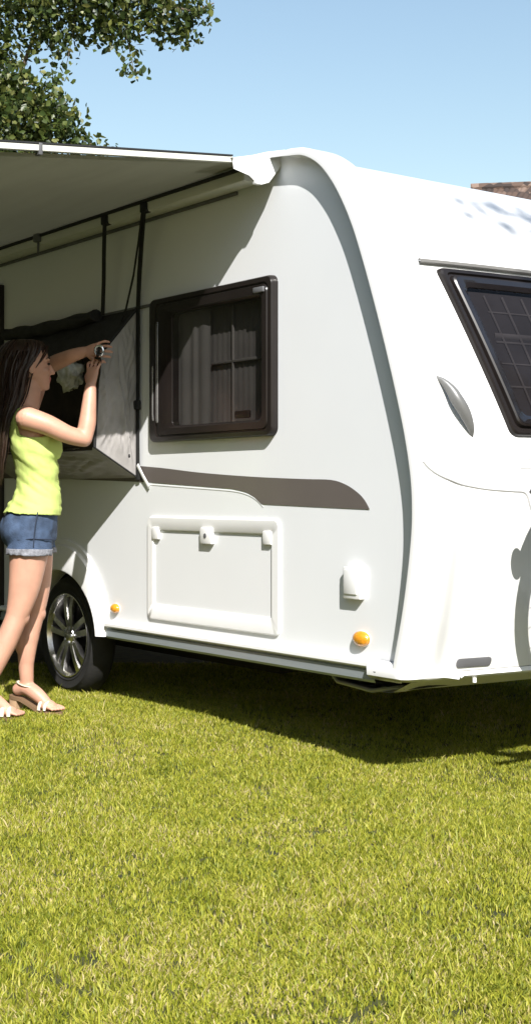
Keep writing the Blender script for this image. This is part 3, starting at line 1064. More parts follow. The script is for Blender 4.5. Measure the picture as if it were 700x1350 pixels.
def remesh(mb, voxel, smooth_it=2, fac=.5):
    """merge overlapping closed shapes into one continuous skin"""
    me = bpy.data.meshes.new('tmp'); bmesh.ops.recalc_face_normals(mb.bm, faces=mb.bm.faces); mb.bm.to_mesh(me); mb.bm.free()
    o = bpy.data.objects.new('tmp', me); COL.objects.link(o)
    md = o.modifiers.new('r', 'REMESH'); md.mode = 'VOXEL'; md.voxel_size = voxel; md.use_smooth_shade = True
    ms = o.modifiers.new('s', 'SMOOTH'); ms.iterations = smooth_it; ms.factor = fac
    dg = bpy.context.evaluated_depsgraph_get(); dg.update()
    out = bpy.data.meshes.new_from_object(o.evaluated_get(dg))
    bpy.data.objects.remove(o); bpy.data.meshes.remove(me)
    out.polygons.foreach_set('use_smooth', [True] * len(out.polygons))
    return out


def rings(mb, L, seg=24):
    """L: (z, cx, cy, half depth, half width)"""
    rows = [[(cx + a * math.cos(2 * PI * k / seg), cy + b * math.sin(2 * PI * k / seg), z) for k in range(seg)] for z, cx, cy, a, b in L]
    mb.grid(rows, closed_v=True, cap=True)


def limb(mb, pts, rad, seg=32):
    """tapered limb with rounded ends"""
    P = spline(pts, 9); n = len(P)
    R = [float(np.interp(i / (n - 1) * (len(rad) - 1), range(len(rad)), rad)) for i in range(n)]
    mb.tube(P, R, seg)
    for p, r in ((P[0], R[0]), (P[-1], R[-1])): mb.ellipsoid(p, (r, r, r), 14, 8)


TORSO = [(.76, -.005, 0, .03, .05), (.80, -.01, 0, .085, .13), (.84, -.015, 0, .112, .158), (.88, -.02, 0, .120, .170), (.93, -.015, 0, .115, .166), (.98, .0, 0, .104, .150), (1.03, .012, 0, .095, .133),
         (1.09, .016, 0, .091, .124), (1.15, .012, 0, .094, .128), (1.22, .004, 0, .102, .138), (1.29, -.008, 0, .105, .146), (1.35, -.022, 0, .098, .150), (1.395, -.034, 0, .080, .142), (1.43, -.040, 0, .058, .105), (1.455, -.040, 0, .04, .06)]


def torso_into(mb):
    rings(mb, TORSO)
    for s in (-1, 1):
        mb.ellipsoid((.066, s * .066, 1.262), (.058, .060, .066), 18, 12)
        mb.ellipsoid((-.075, s * .070, .875), (.072, .080, .085), 18, 12)
        mb.ellipsoid((-.042, s * .135, 1.388), (.052, .050, .050), 16, 10)


def legs_into(mb):
    # right leg, nearer to the camera, stepping back
    limb(mb, [(-.02, -.085, .86), (-.035, -.092, .74), (-.056, -.100, .60), (-.090, -.106, .475), (-.138, -.112, .36), (-.195, -.116, .23), (-.240, -.12, .135)], [.089, .087, .071, .051, .051, .037, .031])
    # left leg, further away, foot forward
    limb(mb, [(.0, .085, .86), (.015, .084, .74), (.018, .075, .60), (.005, .062, .475), (-.022, .054, .36), (-.032, .05, .24), (-.028, .05, .150)], [.088, .083, .066, .049, .050, .037, .031])
    mb.ellipsoid((-.158, -.112, .335), (.046, .044, .085), 14, 10)
    mb.ellipsoid((-.043, .055, .350), (.046, .044, .085), 14, 10)
    mb.ellipsoid((-.064, -.104, .475), (.036, .040, .045), 14, 10)
    mb.ellipsoid((.025, .062, .475), (.038, .042, .045), 14, 10)


def foot_into(mb, ankle, yaw, raise_=.07):
    c, s = math.cos(yaw), math.sin(yaw)
    def F(u, v, z): return (ankle[0] + u * c - v * s, ankle[1] + u * s + v * c, z)
    hz = .045 + raise_
    limb(mb, [F(-.045, 0, hz), F(0, 0, hz + .01), F(.06, .0, hz - raise_ * .40 + .008), F(.115, 0, .052)], [.030, .036, .034, .026], 14)
    mb.ellipsoid(F(.115, 0, .048), (.045, .040, .024), 14, 10, rot=Matrix.Rotation(yaw, 3, 'Z'))
    for k, (v, ln, r) in enumerate(((.026, .058, .0125), (.011, .058, .0095), (-.003, .052, .009), (-.016, .045, .0085), (-.028, .036, .008))):
        limb(mb, [F(.125, v * 1.05, .045), F(.125 + ln * .6, v * 1.1, .040), F(.125 + ln, v * 1.1, .034)], [r, r, r * .85], 8)


FEET = (((-.246, -.12, .13), math.radians(-12)), ((-.030, .05, .15), math.radians(-38)))


def hand_into(mb, wrist, knuckle, side, curl_to, spread=1.25, curl=.8):
    """wrist, knuckle centre, direction across the knuckles towards the thumb, direction the fingers curl to"""
    wv, kv = Vector(wrist), Vector(knuckle)
    up = (kv - wv).normalized(); sd = Vector(side); sd = (sd - up * sd.dot(up)).normalized(); cu = Vector(curl_to); cu = (cu - up * cu.dot(up) - sd * cu.dot(sd)).normalized()
    Lp = (kv - wv).length
    rows = []
    for t, hw, ht in ((-.12, .022, .019), (.1, .026, .018), (.45, .034, .017), (.8, .038, .014), (1.0, .036, .011)):
        c = wv + up * (Lp * t)
        rows.append([c + sd * (hw * math.cos(2 * PI * k / 16)) + cu * (ht * math.sin(2 * PI * k / 16)) for k in range(16)])
    mb.grid(rows, closed_v=True, cap=True)
    for v, ln, r in ((.030, .070, .0078), (.0100, .080, .0082), (-.0105, .073, .0078), (-.030, .058, .0070)):
        p0 = kv + sd * v - up * .012
        p1 = kv + sd * v * 1.08 * spread + up * (ln * .40) + cu * .006
        p2 = p1 + up * (ln * (.36 - .22 * curl)) + cu * (ln * .36 * curl)
        p3 = p2 + up * (ln * (.24 - .36 * curl)) + cu * (ln * .28 * curl)
        limb(mb, [p0, p1, p2, p3], [r * 1.05, r, r * .95, r * .8], 8)
    t0 = wv + sd * .022 + up * (Lp * .3)
    t1 = wv + sd * .050 + up * (Lp * .68) + cu * .016
    t2 = t1 + sd * .004 + up * .030 + cu * .016
    limb(mb, [t0, t1, t2], [.013, .0105, .0085], 8)


bodyb = MB()
torso_into(bodyb); legs_into(bodyb)
for (a, y) in FEET: foot_into(bodyb, a, y)
# neck and head
HC = Vector((.0, 0, 0))
limb(bodyb, [(-.035, 0, 1.42), (-.022, 0, 1.49), (-.012, 0, 1.57)], [.058, .049, .050])
HEAD = [(1.533, .046, 0, .016, .014), (1.545, .036, 0, .034, .028), (1.562, .022, 0, .052, .043), (1.590, .004, 0, .071, .056), (1.62, -.008, 0, .082, .065), (1.65, -.016, 0, .089, .071),
        (1.68, -.021, 0, .092, .0735), (1.705, -.025, 0, .089, .0715), (1.73, -.029, 0, .075, .060), (1.748, -.032, 0, .050, .040), (1.756, -.033, 0, .020, .016)]
rings(bodyb, HEAD, 28)
limb(bodyb, [(.066, 0, 1.662), (.080, 0, 1.635), (.089, 0, 1.618)], [.0085, .010, .0115], 10)
bodyb.ellipsoid((.076, .010, 1.613), (.010, .009, .008)); bodyb.ellipsoid((.076, -.010, 1.613), (.010, .009, .008))
bodyb.ellipsoid((.071, 0, 1.590), (.010, .022, .0065)); bodyb.ellipsoid((.069, 0, 1.578), (.010, .019, .0065))
bodyb.ellipsoid((.058, 0, 1.548), (.016, .018, .014))
for s in (-1, 1):
    bodyb.ellipsoid((.058, s * .032, 1.674), (.016, .024, .007))
    bodyb.ellipsoid((.050, s * .038, 1.620), (.020, .020, .018))
    bodyb.ellipsoid((-.018, s * .074, 1.632), (.017, .008, .030), 12, 10)
# right arm: elbow low, forearm upright, hand at the tent corner
RS, RE, RW, RK = (-.048, -.165, 1.393), (.212, -.175, 1.300), (.250, -.125, 1.545), (.264, -.105, 1.636)
limb(bodyb, [RS, (.045, -.185, 1.360), (.135, -.188, 1.318), RE], [.053, .048, .042, .039])
limb(bodyb, [RE, (.230, -.163, 1.375), (.240, -.145, 1.46), RW], [.039, .0405, .034, .0265])
hand_into(bodyb, RW, RK, (-.6, .75, 0), (.75, .55, 0))
# left arm: elbow raised beside the head, forearm level towards the tent
LS, LE, LW, LK = (-.030, .165, 1.400), (.070, .205, 1.655), (.240, .015, 1.722), (.300, -.030, 1.732)
limb(bodyb, [LS, (.0, .195, 1.475), (.035, .208, 1.56), LE], [.052, .047, .041, .038])
limb(bodyb, [LE, (.125, .135, 1.682), (.185, .050, 1.705), LW], [.038, .039, .033, .0255])
hand_into(bodyb, LW, LK, (-.2, -.3, -.9), (.5, -.6, -.4), curl=.45)
bme = remesh(bodyb, .0042, 5, .5)
body = link_mesh('body', bme, [M['skin'], M['lips']], PER)
for p in bme.polygons:
    c = p.center
    if c.x > .071 and abs(c.y) < .021 and 1.572 < c.z < 1.597: p.material_index = 1
for s in (-1, 1):
    mb = MB(); mb.ellipsoid((.0655, s * .031, 1.655), (.008, .013, .0065), 14, 10); mb.build('eye', M['eye'], PER)
    mb = MB(); mb.tube([(.072, s * .015, 1.682), (.067, s * .032, 1.686), (.052, s * .050, 1.680)], [.003, .0035, .002], 6, flat=.6); mb.build('eyebrow', M['hair'], PER)


def shell(src, keep, push, name, m, mats=None, thick=.004):
    """a garment cut out of a body surface and pushed off it"""
    bm = bmesh.new(); bm.from_mesh(src)
    kill = [f for f in bm.faces if not keep(f.calc_center_median())]
    bmesh.ops.delete(bm, geom=kill, context='FACES')
    for v in [v for v in bm.verts if not v.link_faces]: bm.verts.remove(v)
    bm.normal_update()
    # tidy the cut edge
    for it in range(5):
        ed = [v for v in bm.verts if v.is_boundary]
        new = {}
        for v in ed:
            nb = [e.other_vert(v).co for e in v.link_edges if e.is_boundary]
            if len(nb) == 2: new[v] = (v.co * 2 + nb[0] + nb[1]) / 4
        for v, c in new.items(): v.co = c
    bm.normal_update()
    mv = {v: v.co + v.normal * push(v.co) for v in bm.verts}
    for v, c in mv.items(): v.co = c
    me = bpy.data.meshes.new(name); bm.to_mesh(me); bm.free()
    me.polygons.foreach_set('use_smooth', [True] * len(me.polygons))
    o = link_mesh(name, me, m, PER)
    md = o.modifiers.new('cloth', 'SOLIDIFY'); md.thickness = thick; md.offset = -1
    return o


tb = MB(); torso_into(tb)
tme = remesh(tb, .006, 4, .5)
def keep_tank(c):
    if c.z < .945: return False
    ay = abs(c.y)
    if ay > .118 and c.z > 1.300 + (.15 - ay) * .6: return False        # arm holes
    neck = 1.335 if c.x > -.03 else 1.345
    if ay < .066 and c.z > neck + ay * .5: return False
    if c.z > 1.36 and not (.060 < ay < .112): return False
    return c.z < 1.44
def push_tank(co):
    w = .007
    w += .016 * sstep(1.10, .96, co.z)
    # loose folds: diagonal drags from the bust, gathers at the waist and a few vertical ones at the back
    u = co.z * 1.0 + co.x * .55 + abs(co.y) * .35
    f1 = noise.noise((u * 26, co.y * 5, co.x * 5))
    f2 = abs(noise.noise((co.x * 8 + 3, co.y * 8, co.z * 21 + co.x * 12))) - .25
    f3 = noise.noise((co.x * 22, co.y * 22, co.z * 6 + 5))
    soft = sstep(1.40, 1.30, co.z)
    w += (.008 * f1 + .014 * f2) * soft * sstep(.95, .99, co.z) + .006 * f3 * sstep(1.15, .98, co.z)
    return max(.003, w)
shell(tme, keep_tank, push_tank, 'tank_top', M['lime'])

sb = MB(); torso_into(sb)
legs_into(sb)
sme = remesh(sb, .006, 3, .5)
def keep_shorts(c):
    return .772 < c.z < .972
def push_shorts(co):
    w = .009 + .004 * noise.noise((co.x * 14, co.y * 14, co.z * 18)) + .007 * sstep(.83, .775, co.z)
    return w
sh = shell(sme, keep_shorts, push_shorts, 'shorts', M['denim'], thick=.006)
cu_ = shell(sme, lambda c: .762 < c.z < .788, lambda co: .019 + .003 * noise.noise((co.x * 40, co.y * 40, co.z * 40)), 'hem_cuff', M['denim_pale'], thick=.006)
cu_.parent = sh
# side seam, pocket edge and belt line of the shorts
mb = MB()
mb.tube([(.0, -.180, .96), (-.012, -.194, .90), (-.018, -.194, .84), (-.02, -.192, .80)], .003, 6)
mb.build('side_seam', M['denim_dark'], sh)
mb = MB()
mb.tube([(-.130, -.07, .842), (-.125, -.11, .838), (-.085, -.160, .832), (-.03, -.190, .838), (.04, -.172, .835), (.09, -.115, .832)], .003, 6)
mb.build('yoke_seam', M['denim_dark'], sh)

# long brown hair: cap, fall and loose locks
HL = [(1.770, -.075, .000, .028), (1.762, -.102, .030, .056), (1.740, -.128, .046, .078), (1.71, -.146, .042, .090), (1.68, -.156, .028, .093), (1.65, -.162, .010, .094), (1.62, -.166, -.012, .095),
      (1.58, -.170, -.026, .097), (1.54, -.172, -.036, .100), (1.50, -.174, -.048, .104), (1.45, -.180, -.070, .108), (1.40, -.188, -.098, .112), (1.33, -.196, -.118, .112), (1.26, -.202, -.128, .108), (1.20, -.200, -.136, .100), (1.14, -.194, -.142, .086), (1.09, -.186, -.150, .06)]
hb = MB()
rows = []
seg = 72
for z, b, f, wd in HL:
    row = []
    for k in range(seg):
        a = 2 * PI * k / seg
        g = 1 + .045 * math.sin(k * 2.9 + 3 * math.sin(z * 7)) + .06 * noise.noise((math.cos(a) * 3, math.sin(a) * 3, z * 3))
        row.append(((b + f) / 2 + (f - b) / 2 * math.cos(a) * g, wd * math.sin(a) * g, z))
    rows.append(row)
hb.grid(rows, closed_v=True, cap=True)
for k in range(190):
    a = RNG.random() * 2 * PI
    i0 = int(RNG.integers(1, 5)); pts = []
    ph = RNG.random() * 6; ln = int(RNG.integers(12, len(HL) + 1))
    out = 1.0 + (.10 if k % 7 else .28) * RNG.random()
    for i in range(i0, ln):
        z, b, f, wd = HL[i]
        aa = a + .10 * math.sin(i * .6 + ph)
        pts.append(((b + f) / 2 + (f - b) / 2 * math.cos(aa) * out, wd * math.sin(aa) * out, z - (.03 * RNG.random() if i > 12 else 0)))
    if len(pts) > 4:
        r0 = .0035 + .004 * RNG.random()
        hb.tube(spline(pts, 3), [r0 * (1 - .8 * (j / (3 * (len(pts) - 1))) ** 2) for j in range(3 * (len(pts) - 1) + 1)], 5, flat=.6)
hb.build('hair', M['hair'], PER, angle=60)

# sandals
for (a, yaw) in FEET:
    c, s = math.cos(yaw), math.sin(yaw)
    F = lambda u, v, z: (a[0] + u * c - v * s, a[1] + u * s + v * c, z)
    mb = MB()
    rows = []
    for u, hw, z in ((-.085, .018, .090), (-.07, .030, .086), (-.02, .031, .078), (.03, .030, .055), (.08, .038, .032), (.12, .043, .022), (.16, .040, .020), (.185, .026, .021), (.195, .010, .022)):
        rows.append([F(u, -hw, z), F(u, hw, z), F(u, hw, z - .016), F(u, -hw, z - .016)])
    mb.grid(rows, closed_v=True, cap=True)
    sd = empty('sandal', (0, 0, 0)); sd.parent = PER
    mb.build('sole', M['sandal_sole'], sd, angle=40)
    mb = MB()
    rows = []
    for u, hw, z in ((-.086, .016, .076), (-.075, .026, .072), (-.04, .028, .066)):
        rows.append([F(u, -hw, z), F(u, hw, z), F(u, hw * .8, 0), F(u, -hw * .8, 0)])
    mb.grid(rows, closed_v=True, cap=True)
    mb.build('heel', M['sandal'], sd, angle=40)
    mb = MB()
    for u, hw, h in ((.095, .046, .046), (.125, .047, .040)):
        mb.tube([F(u, hw * math.cos(PI * k / 10), .030 + h * math.sin(PI * k / 10)) for k in range(11)], .008, 8, flat=.35, side=(c, s, 0))
    mb.build('toe_strap', M['sandal_pale'], sd)
    mb = MB()
    mb.tube([F(.0 + .043 * math.cos(2 * PI * k / 16), .039 * math.sin(2 * PI * k / 16), .140 - .012 * math.cos(2 * PI * k / 16)) for k in range(17)], .007, 8, flat=.5)
    mb.build('ankle_strap', M['sandal_pale'], sd)


# ------------------------------------------------------------------ trees
def leaves_mesh(centres, size, name, par, droop=.5):
    n = len(centres)
    C_ = np.asarray(centres, np.float32)
    s = size * (.6 + .7 * RNG.random(n))
    u = RNG.normal(size=(n, 3)); u[:, 2] -= droop; u /= np.linalg.norm(u, axis=1)[:, None]
    r = RNG.normal(size=(n, 3)); v = np.cross(u, r); v /= np.linalg.norm(v, axis=1)[:, None]
    wn = np.cross(u, v)
    V = np.empty((n, 6, 3), np.float32)
    s = s[:, None]
    V[:, 0] = C_ - u * s * .5
    V[:, 1] = C_ - u * s * .08 + v * s * .36 + wn * s * .08
    V[:, 2] = C_ + u * s * .28 + v * s * .24 + wn * s * .06
    V[:, 3] = C_ + u * s * .58
    V[:, 4] = C_ + u * s * .28 - v * s * .24 + wn * s * .06
    V[:, 5] = C_ - u * s * .08 - v * s * .36 + wn * s * .08
    base = (np.arange(n) * 6)[:, None]
    loops = np.concatenate([base + np.array([0, 1, 2, 3]), base + np.array([0, 3, 4, 5])], 1).astype(np.int32)
    me = bpy.data.meshes.new(name)
    me.vertices.add(n * 6); me.vertices.foreach_set('co', V.ravel())
    me.loops.add(n * 8); me.loops.foreach_set('vertex_index', loops.ravel())
    me.polygons.add(n * 2)
    me.polygons.foreach_set('loop_start', (np.arange(n * 2) * 4).astype(np.int32))
    me.update(calc_edges=True)
    return link_mesh(name, me, M['leaf'], par)


TD = 14.0
def sky_at(px, py, D=TD):
    return Vector(((px - 350) / 1779 * D, D, 1.03 + (652 - py) / 1779 * D))


def clumps(spec, D, origin, sprays=None):
    """spec: px, py, radius px, number of leaf sprays, leaves per spray"""
    out = []
    for px, py, rp, ns, nl in spec:
        c = sky_at(px, py, D); R = rp / 1779 * D
        d = RNG.normal(size=(ns, 3)); d /= np.linalg.norm(d, axis=1)[:, None]
        rr = RNG.random(ns) ** .45
        P = np.array(c) + d * rr[:, None] * R * np.array([1, 1.3, 1])
        for p in P:
            k = max(2, int(nl * (.35 + .55 * RNG.random())))
            q = np.clip(RNG.normal(size=(k, 3)), -1.5, 1.5) * np.array([.075, .075, .06])
            q[:, 2] -= np.abs(q[:, 0]) * .2
            out.append(p + q)
    return np.concatenate(out) - np.array(origin)


TO = Vector((-3.3, 14.6, 0))
TREE = empty('leafy_tree', TO, 0, 'large leafy green tree rising behind the awning with a branch reaching over the sky', 'tree')
SPEC = [(-20, 165, 95, 300, 16), (45, 158, 52, 130, 15), (82, 178, 34, 46, 12), (18, 118, 34, 60, 13), (112, 192, 24, 22, 9), (134, 200, 12, 7, 6), (-70, 90, 100, 260, 16), (92, 150, 18, 12, 8), (68, 116, 16, 12, 8),
        (-25, 20, 70, 170, 16), (60, 8, 46, 100, 15), (130, 6, 46, 100, 15), (198, 8, 42, 80, 14), (246, 20, 26, 30, 11), (264, 8, 16, 14, 9), (102, 42, 22, 24, 10), (58, 52, 22, 20, 8), (152, 38, 24, 26, 10), (222, 42, 16, 13, 8), (236, 54, 8, 4, 6),
        (170, 62, 10, 9, 8), (178, 92, 8, 7, 8), (162, 88, 5, 4, 5), (84, 92, 7, 6, 7), (246, 40, 10, 8, 8), (86, 66, 12, 6, 5), (26, 62, 26, 14, 7), (60, 84, 14, 6, 5), (8, 84, 22, 16, 8),
        (110, -70, 80, 200, 14), (-60, -110, 150, 420, 14), (210, -50, 55, 90, 14), (40, -200, 120, 300, 14), (-200, 60, 140, 360, 14), (-260, -120, 160, 420, 14), (-110, -260, 150, 380, 14), (-180, 220, 90, 160, 14)]
leaves_mesh(clumps(SPEC, TD, TO), .070, 'crown', TREE)
mb = MB(TO)
def limb_w(pts, r0, r1):
    P = spline(pts, 5); n = len(P)
    mb.tube(P, [r0 + (r1 - r0) * i / (n - 1) for i in range(n)], 9)
base = TO
fork = Vector((-3.5, 14.4, 3.4))
limb_w([base, base + Vector((-.05, 0, 1.2)), base + Vector((-.12, -.1, 2.4)), fork], .26, .18)
for px, py, r in ((-20, 165, .07), (60, 8, .05), (-70, 90, .08), (-60, -110, .10), (-200, 60, .08), (-260, -120, .09), (-110, -260, .08), (45, 158, .04)):
    e = sky_at(px, py); mid = fork.lerp(e, .5) + Vector((.1, 0, .15))
    limb_w([fork, mid, e], r, .012)
b0 = sky_at(60, 8)
limb_w([b0, sky_at(130, -12), sky_at(200, -2), sky_at(250, 14), sky_at(282, 4)], .028, .006)
limb_w([sky_at(160, -4), sky_at(166, 40), sky_at(178, 98)], .007, .003)
limb_w([sky_at(100, -4), sky_at(98, 35), sky_at(86, 96)], .008, .003)
limb_w([sky_at(-20, 165), sky_at(50, 150), sky_at(92, 172), sky_at(132, 198)], .02, .004)
limb_w([sky_at(20, 118), sky_at(48, 110), sky_at(70, 116)], .01, .003)
mb.build('trunk', M['bark'], TREE, angle=60)

# unseen hedgerows added to block sky fill and darken reflections
def added_hedge(name, p0, p1, h, t, label, n):
    p0, p1 = Vector(p0), Vector(p1)
    H = empty(name, p0, 0, label, 'added_hedge')
    d = (p1 - p0); L = d.length; d.normalize(); s = Vector((-d.y, d.x, 0))
    a = RNG.random(n) * L; b = RNG.random(n)
    P = np.empty((n, 3))
    side = RNG.random(n)
    hh = h * (1 + .12 * np.sin(a * 1.3) + .08 * np.sin(a * 3.7 + 1))
    z = hh * b ** .8
    off = t * (1 - .5 * (z / h) ** 3) * (1 + .25 * np.sin(a * 2.1 + z * 1.7)) * np.where(side < .5, -1, 1) * (.75 + .3 * RNG.random(n))
    top = side > .9
    off = np.where(top, off * RNG.random(n), off); z = np.where(top, hh * (.95 + .08 * RNG.random(n)), z)
    for k in range(3): P[:, k] = d[k] * a + s[k] * off
    P[:, 2] = z
    leaves_mesh(P, .16, 'foliage', H, .3)
    mb = MB()
    rows = []
    for i in range(30):
        q = d * (L * i / 29)
        rows.append([q + s * (t * .7 * x) + Vector((0, 0, h * zz)) for x, zz in ((-1, 0), (-1, .6), (-.6, .93), (.6, .93), (1, .6), (1, 0))])
    mb.grid(rows)
    mb.build('branch_core', M['bark'], H)
added_hedge('added_hedge', (-8.5, -6, 0), (-11.5, 34, 0), 6.5, 1.1, 'unseen hedgerow added left of the caravan for dark reflections and less fill', 26000)
added_hedge('added_hedge', (-8.3, -7.5, 0), (-2.2, -9.5, 0), 6.8, 1.1, 'unseen hedgerow added behind the camera to block sky fill under the awning', 12000)


added_hedge('added_hedge', (6.6, -3, 0), (7.4, 13, 0), 4.6, 1.0, 'unseen hedgerow added on the right to cut fill on the caravan front', 16000)
# tree outside the picture on the right; the tip of one branch dapples the caravan's front
TR = Vector((5.2, .8, 0))
TREE2 = empty('leafy_tree', TR, 0, 'leafy tree beside the added hedgerow on the right with a long branch towards the caravan', 'tree')
DAPPLE = [(.69, 2.28, -.16), (.73, 2.23, -.12), (.75, 2.17, -.08), (.81, 2.13, -.05), (.79, 2.05, -.01), (.88, 2.2, -.09), (.95, 2.15, -.06), (1.0, 2.25, -.1)]
pts = []
for c, r, n in (((5.0, .9, 6.6), 1.1, 1500), ((5.8, 1.4, 7.2), 1.0, 1200), ((4.2, .8, 6.9), .7, 600), ((5.6, .2, 5.6), .8, 700)):
    d_ = RNG.normal(size=(n, 3)); d_ /= np.linalg.norm(d_, axis=1)[:, None]
    pts.append(np.array(c) + d_ * (RNG.random(n) ** .4 * r)[:, None] * np.array([1, 1, .8]))
tips = []
for y, z, x in DAPPLE:
    p = cworld(x, y, z) - (EX * -2.0 + EY * 1.0 + Vector((0, 0, -1.90))) * 3.0
    tips.append(p)
    pts.append(np.array(p) + RNG.normal(size=(7, 3)) * .08)
leaves_mesh(np.concatenate(pts) - np.array(TR), .085, 'crown', TREE2)
mb = MB(TR)
limb_w([TR, TR + Vector((.05, 0, 2)), TR + Vector((0, .05, 4)), Vector((5.1, .9, 6.4))], .17, .05)
limb_w([TR + Vector((0, .05, 4)), Vector((4.3, .8, 5.9)), Vector((3.5, .0, 7.5)), tips[0]], .05, .006)
for t_ in tips[1:]: limb_w([Vector((3.5, .0, 7.5)), (Vector((3.5, .0, 7.5)) + t_) * .5 + Vector((0, 0, .05)), t_], .008, .003)
for e in ((5.8, 1.4, 7.2), (4.2, .8, 6.9), (5.6, .2, 5.6)): limb_w([TR + Vector((0, .05, 4)), Vector(e) * .5 + (TR + Vector((0, .05, 4))) * .5, Vector(e)], .05, .01)
mb.build('trunk', M['bark'], TREE2, angle=60)
# ------------------------------------------------------------------ house far behind
HP = Vector((4.25, 33, 0))
HO = empty('house', HP, math.radians(-9), 'distant house behind the caravan with an old brown tiled roof', 'house')
hw, hd, eave, ridge = 14.0, 4.2, 5.2, 8.47
X0 = -1.45
mb = MB()
mb.box(X0 + .3, hw - .3, -hd + .4, hd - .4, 0, eave)
mb.face([(hw - .3, -hd + .4, eave), (hw - .3, hd - .4, eave), (hw - .3, 0, ridge - .25)])
mb.build('wall', M['house_wall'], HO, smooth=False)
mb = MB()
for sgn in (-1, 1):
    rows = []
    nc = 380
    for j in range(15):
        for half in (0, 1):
            t0 = (j + half * .999) / 15
            row = []
            for k in range(nc + 1):
                xs0 = X0 + 2.2 * t0
                x = xs0 + (hw - xs0) * k / nc
                wv = .035 * abs(math.sin(PI * k / 4)) + .02 * half + .012 * noise.noise((k // 4 * 1.7, j * 2.3, 0))
                y = sgn * hd * (1 - t0); z = eave - .25 + (ridge - eave + .25) * t0 + .02 + wv
                row.append((x, y, z))
            rows.append(row)
    mb.grid(rows)
mb.grid([[(X0 + 2.2 * t, sgn * hd * (1 - t), eave - .25 + (ridge - eave + .25) * t + .02) for t in (0, .25, .5, .75, 1)] for sgn in (-1, 0, 1)])
rf = mb.build('roof', M['tiles'], HO, angle=40)
mb = MB()
for k in range(40):
    x = X0 + 2.2 + (hw - X0 - 2.2) * k / 40
    mb.tube([(x, 0, ridge + .02), (x + .42, 0, ridge + .02)], [.115, .12], 10)
mb.build('ridge_tile', M['tiles'], rf).update_tag()
bpy.data.objects['ridge_tile']['kind'] = 'stuff'
for x in (1.5, 4.5, 8, 11):
    mb = MB(); mb.box(x, x + 1.1, -hd + .36, -hd + .42, 2.9, 4.3, .02); wn = mb.build('window', M['wood_dark'], HO)
    mb = MB(); mb.box(x + .1, x + 1.0, -hd + .34, -hd + .355, 3.0, 4.2); mb.build('pane', M['black_frame'], wn, smooth=False)
mb = MB(); mb.box(10, 10.8, -.4, .4, ridge - .6, ridge + 1.0, .03); mb.build('chimney', M['house_wall'], rf)


# ------------------------------------------------------------------ bicycle on its carrier at the drawbar
BW = Vector((.50, .70, .835))          # hub of the wheel whose shadow falls on the front panel
RK = Vector((.62, 1.15, .42))
RACK = empty('bicycle_carrier', cworld(.62, 1.15, 0), CARAVAN_ROT, 'steel bicycle carrier on the caravan drawbar', 'carrier')
RKO = Vector((.62, 1.15, 0))
mb = MB(RKO)
mb.tube([(.50, .40, .475), (.50, 2.0, .475)], .02, 8, flat=.6)
mb.build('wheel_channel', M['steel'], RACK)
mb = MB(RKO)
for y in (.9, 1.4):
    mb = MB(RKO); mb.tube([(.62, y, .36), (.52, y, .465)], .014, 8); mb.build('bracket', M['steel'], RACK)
BO = Vector((.50, 1.22, .485))
BIKE = empty('bicycle', cworld(*BO), CARAVAN_ROT, 'bicycle standing on the carrier in front of the caravan', 'bicycle')
R = .335
hubs = [(.50, .70, .835), (.50, 1.76, .835)]
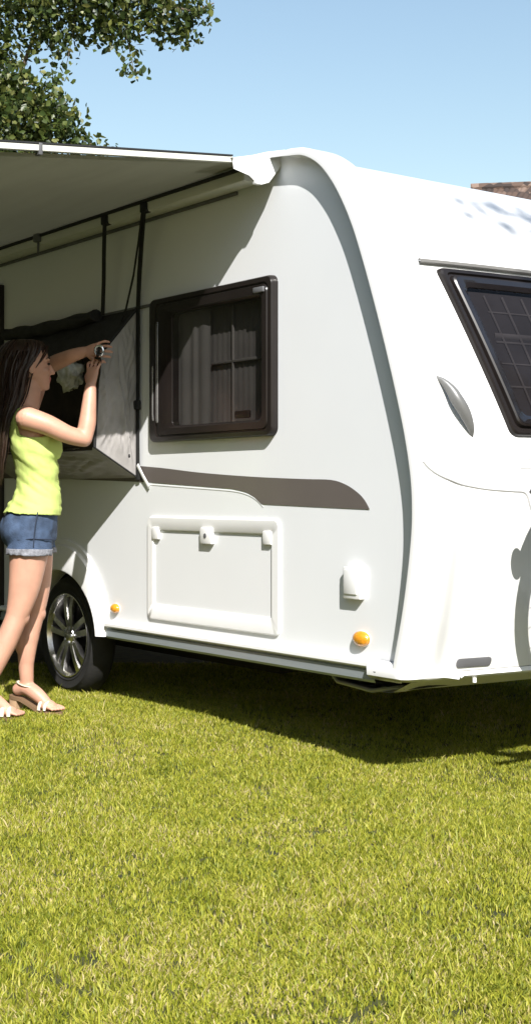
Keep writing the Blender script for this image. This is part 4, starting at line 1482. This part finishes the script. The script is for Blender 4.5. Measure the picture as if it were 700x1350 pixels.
for h in hubs:
    wh = empty('wheel', (0, 0, 0)); wh.parent = BIKE
    h = Vector(h)
    mb = MB(BO)
    def ring_(r, tr):
        pts = [h + Vector((0, r * math.cos(2 * PI * k / 64), r * math.sin(2 * PI * k / 64))) for k in range(65)]
        mb.tube(pts, tr, 10, cap=False, side=(1, 0, 0))
    ring_(R, .024); mb.build('tyre', M['tyre'], wh)
    mb = MB(BO); ring_(R - .032, .012)
    for k in range(28):
        a = 2 * PI * k / 28
        mb.tube([h + Vector((.02 * (-1) ** k, 0, 0)), h + Vector((0, (R - .04) * math.cos(a), (R - .04) * math.sin(a)))], .0013, 4)
    mb.tube([h + Vector((-.04, 0, 0)), h + Vector((.04, 0, 0))], .02, 10)
    mb.build('rim', M['steel'], wh)
bb = Vector((.50, 1.16, .80)); st = Vector((.50, 1.02, 1.27)); hd_ = Vector((.50, 1.60, 1.32)); h0, h1 = map(Vector, hubs)
mb = MB(BO)
for a, b, r in ((bb, st, .017), (bb, hd_ - Vector((0, 0, .1)), .02), (st - Vector((0, 0, .05)), hd_ - Vector((0, 0, .04)), .017), (bb, h0, .011), (st - Vector((0, 0, .06)), h0, .010), (hd_, h1, .014)):
    mb.tube([a, b], r, 10)
mb.build('frame', M['bike_blue'], BIKE)
mb = MB(BO); mb.tube([st, st + Vector((0, -.02, .09))], .013, 8)
mb.ellipsoid(st + Vector((0, -.05, .11)), (.07, .13, .03)); mb.build('saddle', M['black'], BIKE)
mb = MB(BO); mb.tube([hd_, hd_ + Vector((0, .02, .08))], .014, 8)
mb.tube([hd_ + Vector((-.28, -.03, .10)), hd_ + Vector((-.1, .03, .08)), hd_ + Vector((.1, .03, .08)), hd_ + Vector((.28, -.03, .10))], .012, 8); mb.build('handlebar', M['black'], BIKE)
mb = MB(BO)
mb.tube([h0 + Vector((0, (R + .045) * math.cos(a), (R + .045) * math.sin(a))) for a in [math.radians(q) for q in range(20, 164, 6)]], .028, 8, flat=.3, side=(1, 0, 0)); mb.build('mudguard', M['black'], BIKE)
mb = MB(BO); c = h0 + Vector((0, (R + .065) * math.cos(math.radians(158)), (R + .065) * math.sin(math.radians(158))))
mb.ellipsoid(c, (.03, .028, .045)); mb.build('tail_lamp', mat('red_lens', (.4, .02, .02), .2), BIKE)
mb = MB(BO)
mb.tube([bb + Vector((-.06, 0, 0)), bb + Vector((.06, 0, 0))], .03, 12)
mb.tube([bb + Vector((.06, 0, 0)), bb + Vector((.07, .12, -.12))], .010, 8); mb.tube([bb + Vector((-.06, 0, 0)), bb + Vector((-.07, -.12, .12))], .010, 8)
mb.build('crank', M['steel'], BIKE)
